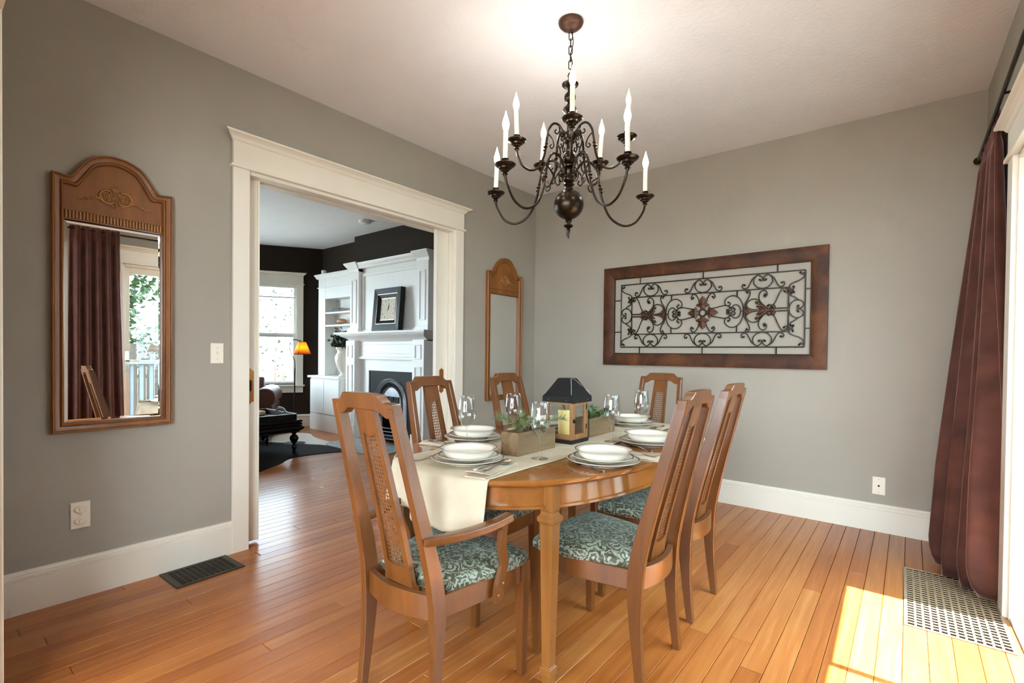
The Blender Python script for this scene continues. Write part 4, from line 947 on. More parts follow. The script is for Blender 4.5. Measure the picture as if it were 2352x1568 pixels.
def scroll(pts, r=0.0044, balls=(0, -1)):
    P = catmull([(a, 0, b_) for a, b_ in pts], 4); b = MB().tube([(p.x, YI, p.z) for p in P], r, 6)
    for k in balls: b.ball((P[k].x, YI, P[k].z), r * 1.9, 7, 5)
    return b.build('scroll', M['iron'], wa, smooth=60)
def mir(pts, su, sv, u0=UC, v0=VC): return [(u0 + su * (a - u0), v0 + sv * (b_ - v0)) for a, b_ in pts]
# heart motifs between the two rectangles, top and bottom
def heart(u, v, sv):
    for s_ in (-1, 1):
        f = lambda a, b_: (u + s_ * a, v + sv * b_)
        scroll([f(0.0, -0.055), f(0.035, -0.046), f(0.062, -0.014), f(0.060, 0.022), f(0.034, 0.046), f(0.008, 0.030), f(0.004, 0.008), f(0.016, 0.002), f(0.021, 0.010)], balls=(-1,))
        scroll([f(0.045, 0.040), f(0.072, 0.020), f(0.088, -0.012), f(0.104, -0.042), f(0.128, -0.050), f(0.144, -0.034), f(0.138, -0.016), f(0.126, -0.022)], balls=(-1,))
for u in (0.440, UC, 1.311):
    heart(u, 0.650, 1); heart(u, 0.214, -1)
# hearts at the two ends
def side_heart(u, v, su):
    for s_ in (-1, 1):
        f = lambda a, b_: (u + su * b_, v + s_ * a)
        scroll([f(0.0, 0.052), f(0.034, 0.044), f(0.062, 0.014), f(0.060, -0.020), f(0.034, -0.042), f(0.008, -0.028), f(0.004, -0.006), f(0.016, 0.0), f(0.021, -0.008)], balls=(-1,))
        scroll([f(0.062, -0.010), f(0.084, 0.016), f(0.100, 0.042), f(0.124, 0.046), f(0.132, 0.028), f(0.120, 0.022)], balls=(-1,))
side_heart(0.214, VC, 1); side_heart(1.537, VC, -1)
for su in (1, -1):
    for sv in (1, -1):
        g = lambda pts: mir(pts, su, sv)
        # corner s-scrolls
        scroll(g([(0.196, 0.690), (0.186, 0.676), (0.176, 0.688), (0.172, 0.660), (0.200, 0.636), (0.236, 0.622), (0.262, 0.604), (0.258, 0.580), (0.240, 0.578), (0.238, 0.592)]))
        scroll(g([(0.268, 0.560), (0.244, 0.570), (0.240, 0.552), (0.252, 0.548)]))
        # diagonal from inner corner to the cartouche
        scroll(g([(0.296, 0.564), (0.284, 0.552), (0.276, 0.566), (0.290, 0.584), (0.312, 0.580), (0.332, 0.546), (0.352, 0.496), (0.376, 0.450)]), balls=(0,))
        # g-scroll above the circle
        scroll(g([(0.424, 0.548), (0.434, 0.536), (0.420, 0.532), (0.410, 0.552), (0.424, 0.578), (0.452, 0.572), (0.466, 0.540), (0.458, 0.500), (0.424, 0.462), (0.396, 0.446), (0.384, 0.462), (0.396, 0.474), (0.404, 0.464)]))
        bar(g([(0.432, 0.578)])[0], g([(0.432, 0.591)])[0], 0.003)
        # s-scroll from the circle up to the bar
        scroll(g([(0.546, 0.572), (0.556, 0.582), (0.546, 0.590), (0.530, 0.580), (0.528, 0.556), (0.540, 0.524), (0.560, 0.490), (0.566, 0.456)]), balls=(0,))
        # big c-scroll
        scroll(g([(0.574, 0.4325), (0.578, 0.480), (0.598, 0.526), (0.634, 0.552), (0.674, 0.550), (0.706, 0.522), (0.704, 0.488), (0.680, 0.478), (0.666, 0.494), (0.680, 0.504)]), balls=(-1,))
        # small heart inside
        scroll(g([(0.592, 0.4325), (0.600, 0.466), (0.626, 0.484), (0.650, 0.472), (0.660, 0.448), (0.644, 0.434), (0.630, 0.446), (0.640, 0.456)]), balls=(-1,))
        scroll(g([(0.668, 0.436), (0.680, 0.450), (0.694, 0.446), (0.690, 0.434), (0.680, 0.438)]), balls=(-1,))
        # rays of the rosette
        scroll(g([(0.668, 0.462), (0.682, 0.476), (0.712, 0.482), (0.770, 0.470), (0.812, 0.462)]), balls=(0,))
        scroll(g([(0.800, 0.556), (0.790, 0.544), (0.782, 0.560), (0.796, 0.584), (0.820, 0.578), (0.840, 0.546), (0.860, 0.500)]), balls=(0,))
        bar(g([(0.619, 0.545)])[0], g([(0.619, 0.591)])[0])
    sc0 = lambda a: mir(a, su, 1)
    c0 = sc0([(0.500, VC)])[0]
    MB().tube([(c0[0] + 0.064 * math.cos(a), YI, c0[1] + 0.088 * math.sin(a)) for a in [2 * math.pi * k / 28 for k in range(28)]], 0.0044, 6, closed=True).build('ring', M['iron'], wa, smooth=60)
    for dv in (-0.010, 0.010): bar(sc0([(0.267, VC + dv)])[0], sc0([(0.372, VC + dv)])[0], 0.005)
    bar(sc0([(0.562, VC)])[0], sc0([(0.594, VC)])[0])
    # cartouche leaves
    b = MB(); f = lambda a, b_: (UC + su * (a - UC), YI - 0.004, VC + b_)
    for k in range(4): b.ball(f(0.374 + 0.012 * k, 0), 0.016 - 0.002 * k, 8, 5, (1, 0.5, 1))
    for s_ in (-1, 1):
        for pts in ([(0.400, 0.0), (0.430, 0.020), (0.462, 0.052), (0.486, 0.062), (0.480, 0.046)], [(0.420, 0.0), (0.456, 0.018), (0.480, 0.034)], [(0.470, 0.0), (0.520, 0.006), (0.548, 0.026), (0.552, 0.046)], [(0.366, 0.004), (0.360, 0.022), (0.372, 0.034), (0.384, 0.026)], [(0.50, 0.0), (0.535, 0.012), (0.556, 0.012)]):
            q = catmull([(a, 0, s_ * b_) for a, b_ in pts], 3); n = len(q); b.tube([f(p.x, p.z) for p in q], [0.0095 * math.sin(math.pi * (0.2 + 0.75 * i / n)) for i in range(n)], 6)
    b.tube([f(0.39, 0), f(0.55, 0)], 0.007, 6)
    b.build('cartouche', M['iron_leaf'], wa, smooth=60)
MB().tube([(UC + 0.027 * math.cos(a), YI - 0.004, VC + 0.027 * math.sin(a)) for a in [2 * math.pi * k / 20 for k in range(20)]], 0.0065, 6, closed=True).build('ring', M['iron'], wa, smooth=60)
for k in range(4):
    a0 = k * math.pi / 2; sl = 1.0 if k % 2 == 0 else 1.12
    half = [(0.022, 0.012), (0.040, 0.020), (0.046, 0.040), (0.054, 0.050), (0.062, 0.040), (0.070, 0.024), (0.084, 0.034), (0.092, 0.022), (0.104, 0.014), (0.120, 0.0)]
    pl = half + [(r, -t) for r, t in reversed(half[:-1])]
    b = MB(); ca, sa = math.cos(a0), math.sin(a0)
    ro_ = [(UC + (r * ca - t * sa) * sl, YI, VC + (r * sa + t * ca) * sl) for r, t in pl]; n = len(ro_)
    fr_ = [(p[0], YI - 0.004, p[2]) for p in ro_]; mid = (UC + 0.062 * ca * sl, YI - 0.013, VC + 0.062 * sa * sl)
    b.add(ro_ + fr_ + [mid], [tuple(range(n))] + [(i, (i + 1) % n, n + (i + 1) % n, n + i) for i in range(n)] + [(n + i, n + (i + 1) % n, 2 * n) for i in range(n)])
    b.build('petal', M['iron_leaf'], wa)

# ------------------------------------------------------------------ curtains, rod
def rpt(n, q, z):       # point near the right wall: n metres into the room, q metres from the far corner along the wall
    return Vector((RX - n * math.cos(RA) + q * math.sin(RA), YF - n * math.sin(RA) - q * math.cos(RA), z))
ZROD = 2.30
rod = thing('curtain_rod', 'dark curtain rod with ball finial above the glazed door', 'curtain rod')
a, b_ = rpt(0.045, 0.075, ZROD), rpt(0.100, 3.15, ZROD)
MB().tube([a, b_], 0.0085, 10).build('pole', M['bronze'], rod, smooth=60)
for p in (a, b_): MB().ball(p, 0.022, 14, 10).build('finial', M['bronze'], rod, smooth=60)
for q in (0.30, 1.05, 2.95):
    c = MB(); p0, p1 = rpt(0.0, q, ZROD - 0.012), rpt(0.045 + 0.055 * (q - 0.075) / 3.075, q, ZROD - 0.012); c.tube([p0, p1], 0.006, 8); c.ball(p0, 0.016, 10, 6, (0.4, 1, 1.3)); c.build('bracket', M['bronze'], rod, smooth=60)
def curtain(name, top0, top1, bot0, bot1, zt, zb, pleats, lab, seed, amp=0.02, ampb=0.045, puddle=0.05):
    rg = random.Random(seed); nu, nv = pleats * 16, 46; vs = []; ph = [rg.uniform(0.7, 1.3) for _ in range(pleats + 2)]
    for j in range(nv + 1):
        t = j / nv; z = zt + (zb - zt) * t; e = t ** 1.25
        p0 = Vector(top0).lerp(Vector(bot0), e); p1 = Vector(top1).lerp(Vector(bot1), e)
        d = (p1 - p0); d.z = 0; nrm = Vector((d.y, -d.x, 0)).normalized()
        for i in range(nu + 1):
            u = i / nu; a_ = u * pleats; k = int(a_)
            am = (amp + (ampb - amp) * min(1, t * 1.3)) * (ph[k] * (1 - (a_ - k)) + ph[k + 1] * (a_ - k))
            s_ = math.sin(2 * math.pi * a_ + 0.5 * math.sin(3 * t + seed)); s_ = math.copysign(abs(s_) ** 0.8, s_)
            off = am * s_ + 0.012 * t * math.sin(5 * u + 4 * t)
            if t < 0.045: off = off * 0.5 + 0.006 * math.sin(2 * math.pi * a_ * 3)
            curl = 0.0
            if t > 0.93: curl = ((t - 0.93) / 0.07) ** 2 * puddle * (0.6 + 0.4 * math.sin(7 * u + seed))
            p = p0 + d * u + nrm * (off - curl); vs.append((p.x, p.y, max(z, zb + 0.002) + 0.012 * math.sin(6 * u + seed) * (1 if t == 1 else 0)))
    w_ = nu + 1
    fs = [(j * w_ + i, j * w_ + i + 1, (j + 1) * w_ + i + 1, (j + 1) * w_ + i) for j in range(nv) for i in range(nu)]
    o = MB().add(vs, fs).build(name, M['velvet'], None, smooth=70); m_ = o.modifiers.new('thickness', 'SOLIDIFY'); m_.thickness = 0.004
    return tag(o, lab, 'curtain', 'brown velvet curtains')
def xy(p): return (p.x, p.y, 0)
curtain('curtain', xy(rpt(0.034, 0.235, 0)), xy(rpt(0.045, 0.76, 0)), (0.140, 3.620, 0), (0.318, 3.110, 0), ZROD + 0.03, 0.012, 4, 'brown velvet curtain hanging at the far right edge', 2, 0.014, 0.066)
curtain('curtain', xy(rpt(0.105, 2.64, 0)), xy(rpt(0.105, 3.02, 0)), xy(rpt(0.12, 2.60, 0)), xy(rpt(0.12, 3.06, 0)), ZROD + 0.03, 0.012, 5, 'brown velvet curtain on the near side of the glazed door, seen in the mirror', 5, 0.024, 0.036)

# ------------------------------------------------------------------ wall plates
def plate(name, label, cat, origin, ux, n, W, H):
    o = thing(name, label, cat); U, Nn = Vector(ux), Vector(n); Z = Vector((0, 0, 1)); O_ = Vector(origin)
    P = lambda u, d, z: O_ + U * u + Nn * d + Z * z
    h0 = [P(-W / 2, 0, -H / 2), P(W / 2, 0, -H / 2), P(W / 2, 0, H / 2), P(-W / 2, 0, H / 2)]; h1 = [P(x * (W / 2 - 0.003), 0.006, z * (H / 2 - 0.003)) for x, z in ((-1, -1), (1, -1), (1, 1), (-1, 1))]
    hm = [P(x * W / 2, 0.003, z * H / 2) for x, z in ((-1, -1), (1, -1), (1, 1), (-1, 1))]
    MB().loft([h0, hm, h1]).build('cover_plate', M['plate_plastic'], o); return o, P
o, P = plate('light_switch', 'cream toggle light switch left of the doorway casing', 'light switch', (XL, 1.098, 1.128), (0, 1, 0), (1, 0, 0), 0.066, 0.112)
b = MB(); b.loft([[P(x, 0.006, z) for x, z in ((-0.006, -0.013), (0.006, -0.013), (0.006, 0.013), (-0.006, 0.013))], [P(x, 0.0075, z) for x, z in ((-0.005, -0.012), (0.005, -0.012), (0.005, 0.012), (-0.005, 0.012))]]); b.build('toggle_slot', M['plate_plastic'], o)
MB().loft([[P(x, 0.007, z) for x, z in ((-0.004, -0.002), (0.004, -0.002), (0.004, 0.008), (-0.004, 0.008))], [P(x, 0.018, z + 0.006) for x, z in ((-0.003, 0), (0.003, 0), (0.003, 0.005), (-0.003, 0.005))]]).build('toggle', M['plate_plastic'], o)
for z in (-0.030, 0.030): MB().ball(P(0, 0.0062, z), 0.0028, 8, 4).build('screw', M['silver'], o, smooth=60)
o, P = plate('wall_outlet', 'cream wall outlet with childproof covers under the left mirror', 'outlet', (XL, 0.522, 0.378), (0, 1, 0), (1, 0, 0), 0.072, 0.122)
for z in (0.028, -0.026):
    rings = []
    for s_, d in ((1.0, 0.006), (0.97, 0.011), (0.85, 0.0135)): rings.append([P(s_ * 0.023 * math.cos(a), d, z + s_ * 0.017 * math.sin(a)) for a in [2 * math.pi * k / 24 for k in range(24)]])
    c = MB().loft(rings).build('outlet_cover', M['plate_plastic'], o, smooth=40)
    MB().loft([[P(x, 0.013, z + q) for x, q in ((-0.005, -0.010), (0.006, -0.010), (0.006, 0.010), (-0.005, 0.010))], [P(x, 0.0165, z + q) for x, q in ((-0.004, -0.009), (0.005, -0.009), (0.005, 0.009), (-0.004, 0.009))]]).build('grip', M['plate_plastic'], c)
MB().ball(P(0, 0.0062, 0.001), 0.0028, 8, 4).build('screw', M['silver'], o, smooth=60)
o, P = plate('phone_jack', 'cream phone jack plate low on the far wall near the curtain', 'wall jack', (-0.146, YF, 0.300), (-1, 0, 0), (0, -1, 0), 0.070, 0.116)
b = MB(); b.loft([[P(x, 0.0055, z) for x, z in ((-0.006, -0.006), (0.006, -0.006), (0.006, 0.006), (-0.006, 0.006))], [P(x, 0.0068, z) for x, z in ((-0.005, -0.005), (0.005, -0.005), (0.005, 0.005), (-0.005, 0.005))]]); b.build('socket', M['black'], o)
for z in (-0.042, 0.042): MB().ball(P(0, 0.0062, z), 0.0028, 8, 4).build('screw', M['silver'], o, smooth=60)

# ------------------------------------------------------------------ floor registers
M['register_dark'] = plain('register_metal', S(60, 52, 44), 0.45, 0.5, var=0.1)
g = thing('floor_register', 'dark metal floor register beside the left baseboard', 'floor vent', (-2.835, 0.985, 0), R_(2))
W, L = 0.232, 0.318
rim = MB(); bw_ = 0.030
for (x0, x1, y0, y1) in ((-W / 2, W / 2, -L / 2, -L / 2 + bw_), (-W / 2, W / 2, L / 2 - bw_, L / 2), (-W / 2, -W / 2 + bw_ * 0.8, -L / 2 + bw_, L / 2 - bw_), (W / 2 - bw_ * 0.8, W / 2, -L / 2 + bw_, L / 2 - bw_)): rim.box(x0, x1, y0, y1, 0.0005, 0.006)
rim.build('frame', M['register_dark'], g, bevel=0.0015)
MB().box(-W / 2 + 0.02, W / 2 - 0.02, -L / 2 + 0.02, L / 2 - 0.02, -0.0105, 0.0015).build('duct_shade', M['void'], g)  # flat dark sheet painting the shade below the slats
xi0, xi1, yi0, yi1 = -W / 2 + 0.024, W / 2 - 0.024, -L / 2 + bw_, L / 2 - bw_
for k in range(1, 10):
    y = yi0 + (yi1 - yi0) * k / 10; MB().box(xi0, xi1, y - 0.0022, y + 0.0022, 0.0018, 0.0055).build('cross_bar', M['register_dark'], g)
for k in range(1, 14):
    x = xi0 + (xi1 - xi0) * k / 14; MB().box(x - 0.0026, x + 0.0026, yi0, yi1, 0.0018, 0.0050).build('slat', M['register_dark'], g)
M['register_light'] = plain('register_enamel', S(156, 134, 106), 0.45, 0.1, var=0.12, vscale=40)
g = thing('floor_register', 'large cream cast grille of square holes in the floor under the curtain', 'floor vent', (0.168, 3.068, 0), R_(0.6))
W, L = 0.345, 0.745
rim = MB()
for (x0, x1, y0, y1) in ((-W / 2, W / 2, -L / 2, -L / 2 + 0.012), (-W / 2, W / 2, L / 2 - 0.012, L / 2), (-W / 2, -W / 2 + 0.012, -L / 2 + 0.012, L / 2 - 0.012), (W / 2 - 0.012, W / 2, -L / 2 + 0.012, L / 2 - 0.012)): rim.box(x0, x1, y0, y1, 0.0005, 0.0055)
rim.build('frame', M['register_light'], g, bevel=0.001)
MB().box(-W / 2 + 0.008, W / 2 - 0.008, -L / 2 + 0.008, L / 2 - 0.008, -0.0105, 0.0008).build('duct_shade', M['void'], g)  # near-black sheet in place of the unlit shaft under the holes
nxh, nyh = 12, 26
for k in range(1, nxh):
    x = -W / 2 + 0.012 + (W - 0.024) * k / nxh; MB().box(x - 0.0036, x + 0.0036, -L / 2 + 0.012, L / 2 - 0.012, 0.001, 0.0050).build('bar', M['register_light'], g)
for k in range(1, nyh):
    y = -L / 2 + 0.012 + (L - 0.024) * k / nyh; MB().box(-W / 2 + 0.012, W / 2 - 0.012, y - 0.0036, y + 0.0036, 0.001, 0.0046).build('cross_bar', M['register_light'], g)

# ================================================================== living room beyond the opening
# ---- bay window
def wpart(name, b, mat, parent, **kw): return b.build(name, M[mat], parent, **kw)
wn = thing('window_1', None, None); wn['kind'] = 'structure'; blocal(wn)
s0, s1 = WS0, WS1
c = MB(); c.box(s0 - 0.095, s0, 0, 0.02, 0.60, 2.165); wpart('casing', c, 'trim', wn, bevel=0.002)
c = MB(); c.box(s1, s1 + 0.095, 0, 0.02, 0.60, 2.165); wpart('casing', c, 'trim', wn, bevel=0.002)
c = MB(); c.box(s0 - 0.11, s1 + 0.11, 0, 0.03, 2.165, 2.178); c.box(s0 - 0.095, s1 + 0.095, 0, 0.02, 2.178, 2.30)
rings = []
for s_, x in ((-1, s0 - 0.095), (1, s1 + 0.095)): rings.append([(x + s_ * max(0, d - 0.02) * 1.1, d, h - 2.318 + 2.30) for d, h in prof])
c.loft(rings); wpart('head', c, 'trim', wn, bevel=0.0015)
c = MB(); c.box(s0 - 0.12, s1 + 0.12, -0.06, 0.05, 0.615, 0.64); wpart('sill', c, 'trim', wn, bevel=0.003)
c = MB(); c.box(s0 - 0.095, s1 + 0.095, 0, 0.018, 0.52, 0.615); wpart('apron', c, 'trim', wn, bevel=0.002)
c = MB(); c.box(s0 - 0.012, s0 + 0.012, -0.11, 0.002, 0.64, 2.165); c.box(s1 - 0.012, s1 + 0.012, -0.11, 0.002, 0.64, 2.165); c.box(s0, s1, -0.11, 0.002, 2.15, 2.17); wpart('jamb', c, 'trim', wn)
def sash(z0, z1, y, bot):
    c = MB(); a, b_ = s0 + 0.012, s1 - 0.012; w_ = 0.036
    c.box(a, a + w_, y, y + 0.03, z0, z1); c.box(b_ - w_, b_, y, y + 0.03, z0, z1); c.box(a + w_, b_ - w_, y, y + 0.03, z0, z0 + bot); c.box(a + w_, b_ - w_, y, y + 0.03, z1 - 0.036, z1)
    s_ = wpart('sash', c, 'white', wn, bevel=0.002); MB().box(a + w_, b_ - w_, y + 0.013, y + 0.017, z0 + bot, z1 - 0.036).build('pane', M['pane'], s_)
sash(1.365, 2.15, -0.085, 0.05); sash(0.64, 1.425, -0.05, 0.05)
c = MB(); c.box(s0 + 0.015, s1 - 0.015, -0.045, -0.005, 2.115, 2.15); wpart('blind_headrail', c, 'white', wn)
for k in range(5): MB().box(s0 + 0.017, s1 - 0.017, -0.043, -0.008, 2.045 - 0.014 * k, 2.053 - 0.014 * k).build('blind_slat', M['white'], wn)
MB().box(s0 + 0.017, s1 - 0.017, -0.045, -0.006, 1.958, 1.978).build('blind_bottom_rail', M['white'], wn)
o, P = plate('wall_outlet', 'white wall outlet low on the dark wall below the bay window', 'outlet', tuple(BA + bdir * 0.74 + Vector((0, 0, 0.40))), tuple(bdir), tuple(bn), 0.07, 0.115)
MB().ball(P(0, 0.0062, 0.0), 0.0028, 8, 4).build('screw', M['silver'], o, smooth=60)

# ---- unseen triple window, added around the living room fill light
w2 = thing('window_2', None, None); w2['kind'] = 'structure'; w2.location = (ex.x, 0, 0)
c = MB(); c.box(0, 0.02, -0.1, 0.0, 0.55, 2.2); c.box(0, 0.02, 2.45, 2.55, 0.55, 2.2); c.box(0, 0.025, -0.12, 2.57, 2.2, 2.34); c.box(0, 0.05, -0.12, 2.57, 0.57, 0.6); c.box(0, 0.018, -0.1, 2.55, 0.48, 0.57); c.build('casing', M['trim'], w2, bevel=0.002)
for k in range(3):
    a0, a1 = 0.01 + k * 0.813, 0.01 + k * 0.813 + 0.80
    for z0, z1, xo in ((0.61, 1.40, -0.05), (1.37, 2.19, -0.085)):
        c = MB(); c.box(xo, xo + 0.03, a0, a0 + 0.04, z0, z1); c.box(xo, xo + 0.03, a1 - 0.04, a1, z0, z1); c.box(xo, xo + 0.03, a0 + 0.04, a1 - 0.04, z0, z0 + 0.05); c.box(xo, xo + 0.03, a0 + 0.04, a1 - 0.04, z1 - 0.04, z1)
        s_ = c.build('sash', M['white'], w2, bevel=0.002); MB().box(xo + 0.013, xo + 0.017, a0 + 0.04, a1 - 0.04, z0 + 0.05, z1 - 0.04).build('pane', M['pane'], s_)

# ---- fireplace surround with overmantel
MXL, MXR = -5.955, -4.370
fp = thing('fireplace_mantel', 'white panelled fireplace surround with tall overmantel', 'mantelpiece', (0, 0, 0))
def pil(x0, x1, yf, z0, z1, panels, name):
    b = MB().box(x0, x1, yf, 3.952, z0, z1).build(name, M['white'], fp, bevel=0.002)
    for pz0, pz1 in panels:
        q = MB(); m_ = 0.045; a0, a1 = x0 + m_, x1 - m_
        for (u0, u1, v0, v1) in ((a0, a1, pz0, pz0 + 0.014), (a0, a1, pz1 - 0.014, pz1), (a0, a0 + 0.014, pz0 + 0.014, pz1 - 0.014), (a1 - 0.014, a1, pz0 + 0.014, pz1 - 0.014)): q.box(u0, u1, yf - 0.010, yf + 0.002, v0, v1)
        q.build('panel_moulding', M['white'], b, bevel=0.003)
    return b
pil(MXL, MXL + 0.205, 3.80, 0.0, 1.30, [(0.22, 0.98), (1.07, 1.24)], 'pilaster'); pil(MXR - 0.205, MXR, 3.80, 0.0, 1.30, [(0.22, 0.98), (1.07, 1.24)], 'pilaster')
for x in (MXL, MXR - 0.205): MB().box(x - 0.012, x + 0.217, 3.785, 3.80, 0, 0.18).build('plinth', M['white'], fp, bevel=0.002)
MB().box(MXL + 0.205, MXR - 0.205, 3.875, 3.952, 1.055, 1.30).build('frieze', M['white'], fp)
c = MB(); c.box(MXL + 0.205, MXR - 0.205, 3.85, 3.878, 1.055, 1.085); c.box(MXL + 0.205, MXR - 0.205, 3.862, 3.878, 1.085, 1.10); c.build('frieze_moulding', M['white'], fp, bevel=0.003)
c = MB(); c.box(MXL + 0.25, MXR - 0.25, 3.866, 3.876, 1.245, 1.256); c.box(MXL + 0.25, MXR - 0.25, 3.866, 3.876, 1.13, 1.141); c.build('frieze_panel', M['white'], fp, bevel=0.002)
c = MB()
for fx in (MXL + 0.205, ): c.box(MXL + 0.205, -5.575, 3.90, 3.952, 0, 1.055); c.box(-4.685, MXR - 0.205, 3.90, 3.952, 0, 1.055); c.box(-5.575, -4.685, 3.90, 3.952, 0.908, 1.055)
c.build('field', M['white'], fp)
sp_ = [(3.952, 1.285), (3.86, 1.285), (3.85, 1.30), (3.815, 1.325), (3.775, 1.345), (3.745, 1.358), (3.74, 1.368), (3.715, 1.370), (3.712, 1.380), (3.695, 1.384), (3.69, 1.402), (3.69, 1.408), (3.952, 1.408)]
rings = [[(x + s_ * max(0, (3.80 - y)) * 1.15, y, z) for y, z in sp_] for s_, x in ((-1, MXL), (1, MXR))]
MB().loft(rings).build('mantel_shelf', M['white'], fp, smooth=30)
pil(MXL, MXL + 0.20, 3.86, 1.46, 2.28, [(1.53, 2.12)], 'overmantel_pilaster'); pil(MXR - 0.20, MXR, 3.86, 1.46, 2.28, [(1.53, 2.12)], 'overmantel_pilaster')
for x in (MXL, MXR - 0.20): MB().box(x - 0.012, x + 0.212, 3.845, 3.952, 1.408, 1.462).build('pilaster_base', M['white'], fp, bevel=0.003)
MB().box(MXL + 0.20, MXR - 0.20, 3.925, 3.953, 1.408, 2.28).build('overmantel_panel', M['white'], fp)
c = MB(); c.box(MXL + 0.205, MXL + 0.245, 3.905, 3.93, 1.45, 2.16); c.box(MXR - 0.245, MXR - 0.205, 3.905, 3.93, 1.45, 2.16); c.box(MXL + 0.205, MXR - 0.205, 3.905, 3.93, 2.16, 2.20); c.box(MXL + 0.205, MXR - 0.205, 3.905, 3.93, 1.41, 1.45); c.build('panel_frame', M['white'], fp, bevel=0.003)
cp_ = [(3.952, 2.262), (3.855, 2.262), (3.85, 2.272), (3.838, 2.290), (3.815, 2.310), (3.808, 2.330), (3.952, 2.330)]
rings = [[(x + s_ * max(0, (3.86 - y)) * 1.1, y, z) for y, z in cp_] for s_, x in ((-1, MXL), (1, MXR))]
MB().loft(rings).build('cornice', M['white'], fp, smooth=30)
for x in (MXL - 0.02, MXR - 0.20):
    MB().loft([[(x, 3.95, 2.225), (x + 0.22, 3.95, 2.225), (x + 0.22, 3.853, 2.225), (x, 3.853, 2.225)], [(x, 3.95, 2.262), (x + 0.22, 3.95, 2.262), (x + 0.22, 3.846, 2.262), (x, 3.846, 2.262)], [(x - 0.03, 3.95, 2.325), (x + 0.25, 3.95, 2.325), (x + 0.25, 3.785, 2.325), (x - 0.03, 3.785, 2.325)], [(x - 0.03, 3.95, 2.342), (x + 0.25, 3.95, 2.342), (x + 0.25, 3.783, 2.342), (x - 0.03, 3.783, 2.342)]]).build('pilaster_cap', M['white'], fp)
# ---- cast iron insert
fi = thing('fireplace_insert', 'black cast iron arched fireplace insert with polished arch', 'fireplace')
IX, IZ = -5.13, 0.50
def archpts(r, n=24, z0=0.01): return [(IX + r, z0)] + [(IX + r * math.cos(math.pi * k / n), IZ + r * math.sin(math.pi * k / n)) for k in range(n + 1)] + [(IX - r, z0)]
b = MB(); pr = archpts(0.27); outer = [(-4.685, 0.01), (-4.685, 0.908), (-5.575, 0.908), (-5.575, 0.01)]
arch = archpts(0.30)
b.prism([(-4.685, 0.01), (-4.685, 0.908)] + [(-5.575, 0.908), (-5.575, 0.01)] + list(reversed(arch)), 3.915, 3.95, 'y'); b.build('face_plate', M['black_iron'], fi)
def arch_ring(r0, r1, y0, y1, name, mat):
    o_, i_ = archpts(r1), archpts(r0); n = len(o_); ym = y0 - 0.014
    rings = [[(p[0], y1, p[1]) for p in o_], [(p[0], y0, p[1]) for p in o_], [((p[0] + q[0]) / 2, ym, (p[1] + q[1]) / 2) for p, q in zip(o_, i_)], [(p[0], y0, p[1]) for p in i_], [(p[0], y1, p[1]) for p in i_]]
    bb = MB(); vs = [p for r in rings for p in r]; fs = []
    for k in range(4):
        for j in range(n - 1): fs.append((k * n + j, k * n + j + 1, (k + 1) * n + j + 1, (k + 1) * n + j))
    bb.add(vs, fs).build(name, M[mat], fi, smooth=50)
arch_ring(0.295, 0.322, 3.905, 3.918, 'arch_moulding', 'polished_iron'); arch_ring(0.262, 0.290, 3.91, 3.93, 'arch_moulding', 'polished_iron'); arch_ring(0.222, 0.262, 3.93, 3.95, 'arch_moulding', 'black_iron'); arch_ring(0.200, 0.216, 3.925, 3.95, 'arch_moulding', 'polished_iron')
b = MB(); hood = [(IX + 0.20 * math.cos(a), IZ + 0.20 * math.sin(a)) for a in [math.pi * (0.02 + 0.96 * k / 20) for k in range(21)]] + [(IX - 0.16, IZ - 0.03), (IX, IZ - 0.055), (IX + 0.16, IZ - 0.03)]
b.prism(hood, 3.935, 3.95, 'y'); b.build('hood', M['polished_iron'], fi)
for k in range(3):
    x = IX - 0.105 + 0.105 * k; q = MB(); q.box(x - 0.044, x + 0.044, 3.926, 3.936, IZ + 0.01, IZ + 0.085); hp_ = q.build('hood_panel', M['black_iron'], fi)
    MB().tube([(x - 0.03, 3.925, IZ + 0.03), (x, 3.925, IZ + 0.065), (x, 3.925, IZ + 0.03), (x + 0.03, 3.925, IZ + 0.065)], 0.004, 5).build('panel_relief', M['polished_iron'], hp_)
MB().box(IX - 0.24, IX + 0.24, 3.945, 3.953, 0.01, IZ).build('firebox_shade', M['void'], fi)  # thin dark panel painting the shade inside the fire opening
gr = thing('fire_basket', 'small iron fire basket grate standing on the hearth', 'fire grate', (IX, 3.86, 0.012))
for s_ in (-1, 1):
    MB().tube([(s_ * 0.17, 0, 0.0), (s_ * 0.165, 0, 0.15), (s_ * 0.17, 0, 0.22)], 0.011, 8).build('upright', M['polished_iron'], gr, smooth=60)
    MB().lathe([(0, 0.0), (0.012, 0.004), (0.016, 0.016), (0.010, 0.030), (0.004, 0.046), (0, 0.056)], 10, (s_ * 0.17, 0, 0.215)).build('finial', M['polished_iron'], gr, smooth=60)
for k in range(4): MB().tube([(-0.17, -0.005, 0.05 + 0.045 * k), (0, -0.03, 0.05 + 0.045 * k), (0.17, -0.005, 0.05 + 0.045 * k)], 0.006, 6).build('front_bar', M['polished_iron'], gr)
MB().box(-0.16, 0.16, 0.0, 0.012, 0.03, 0.1).build('back_plate', M['black_iron'], gr)
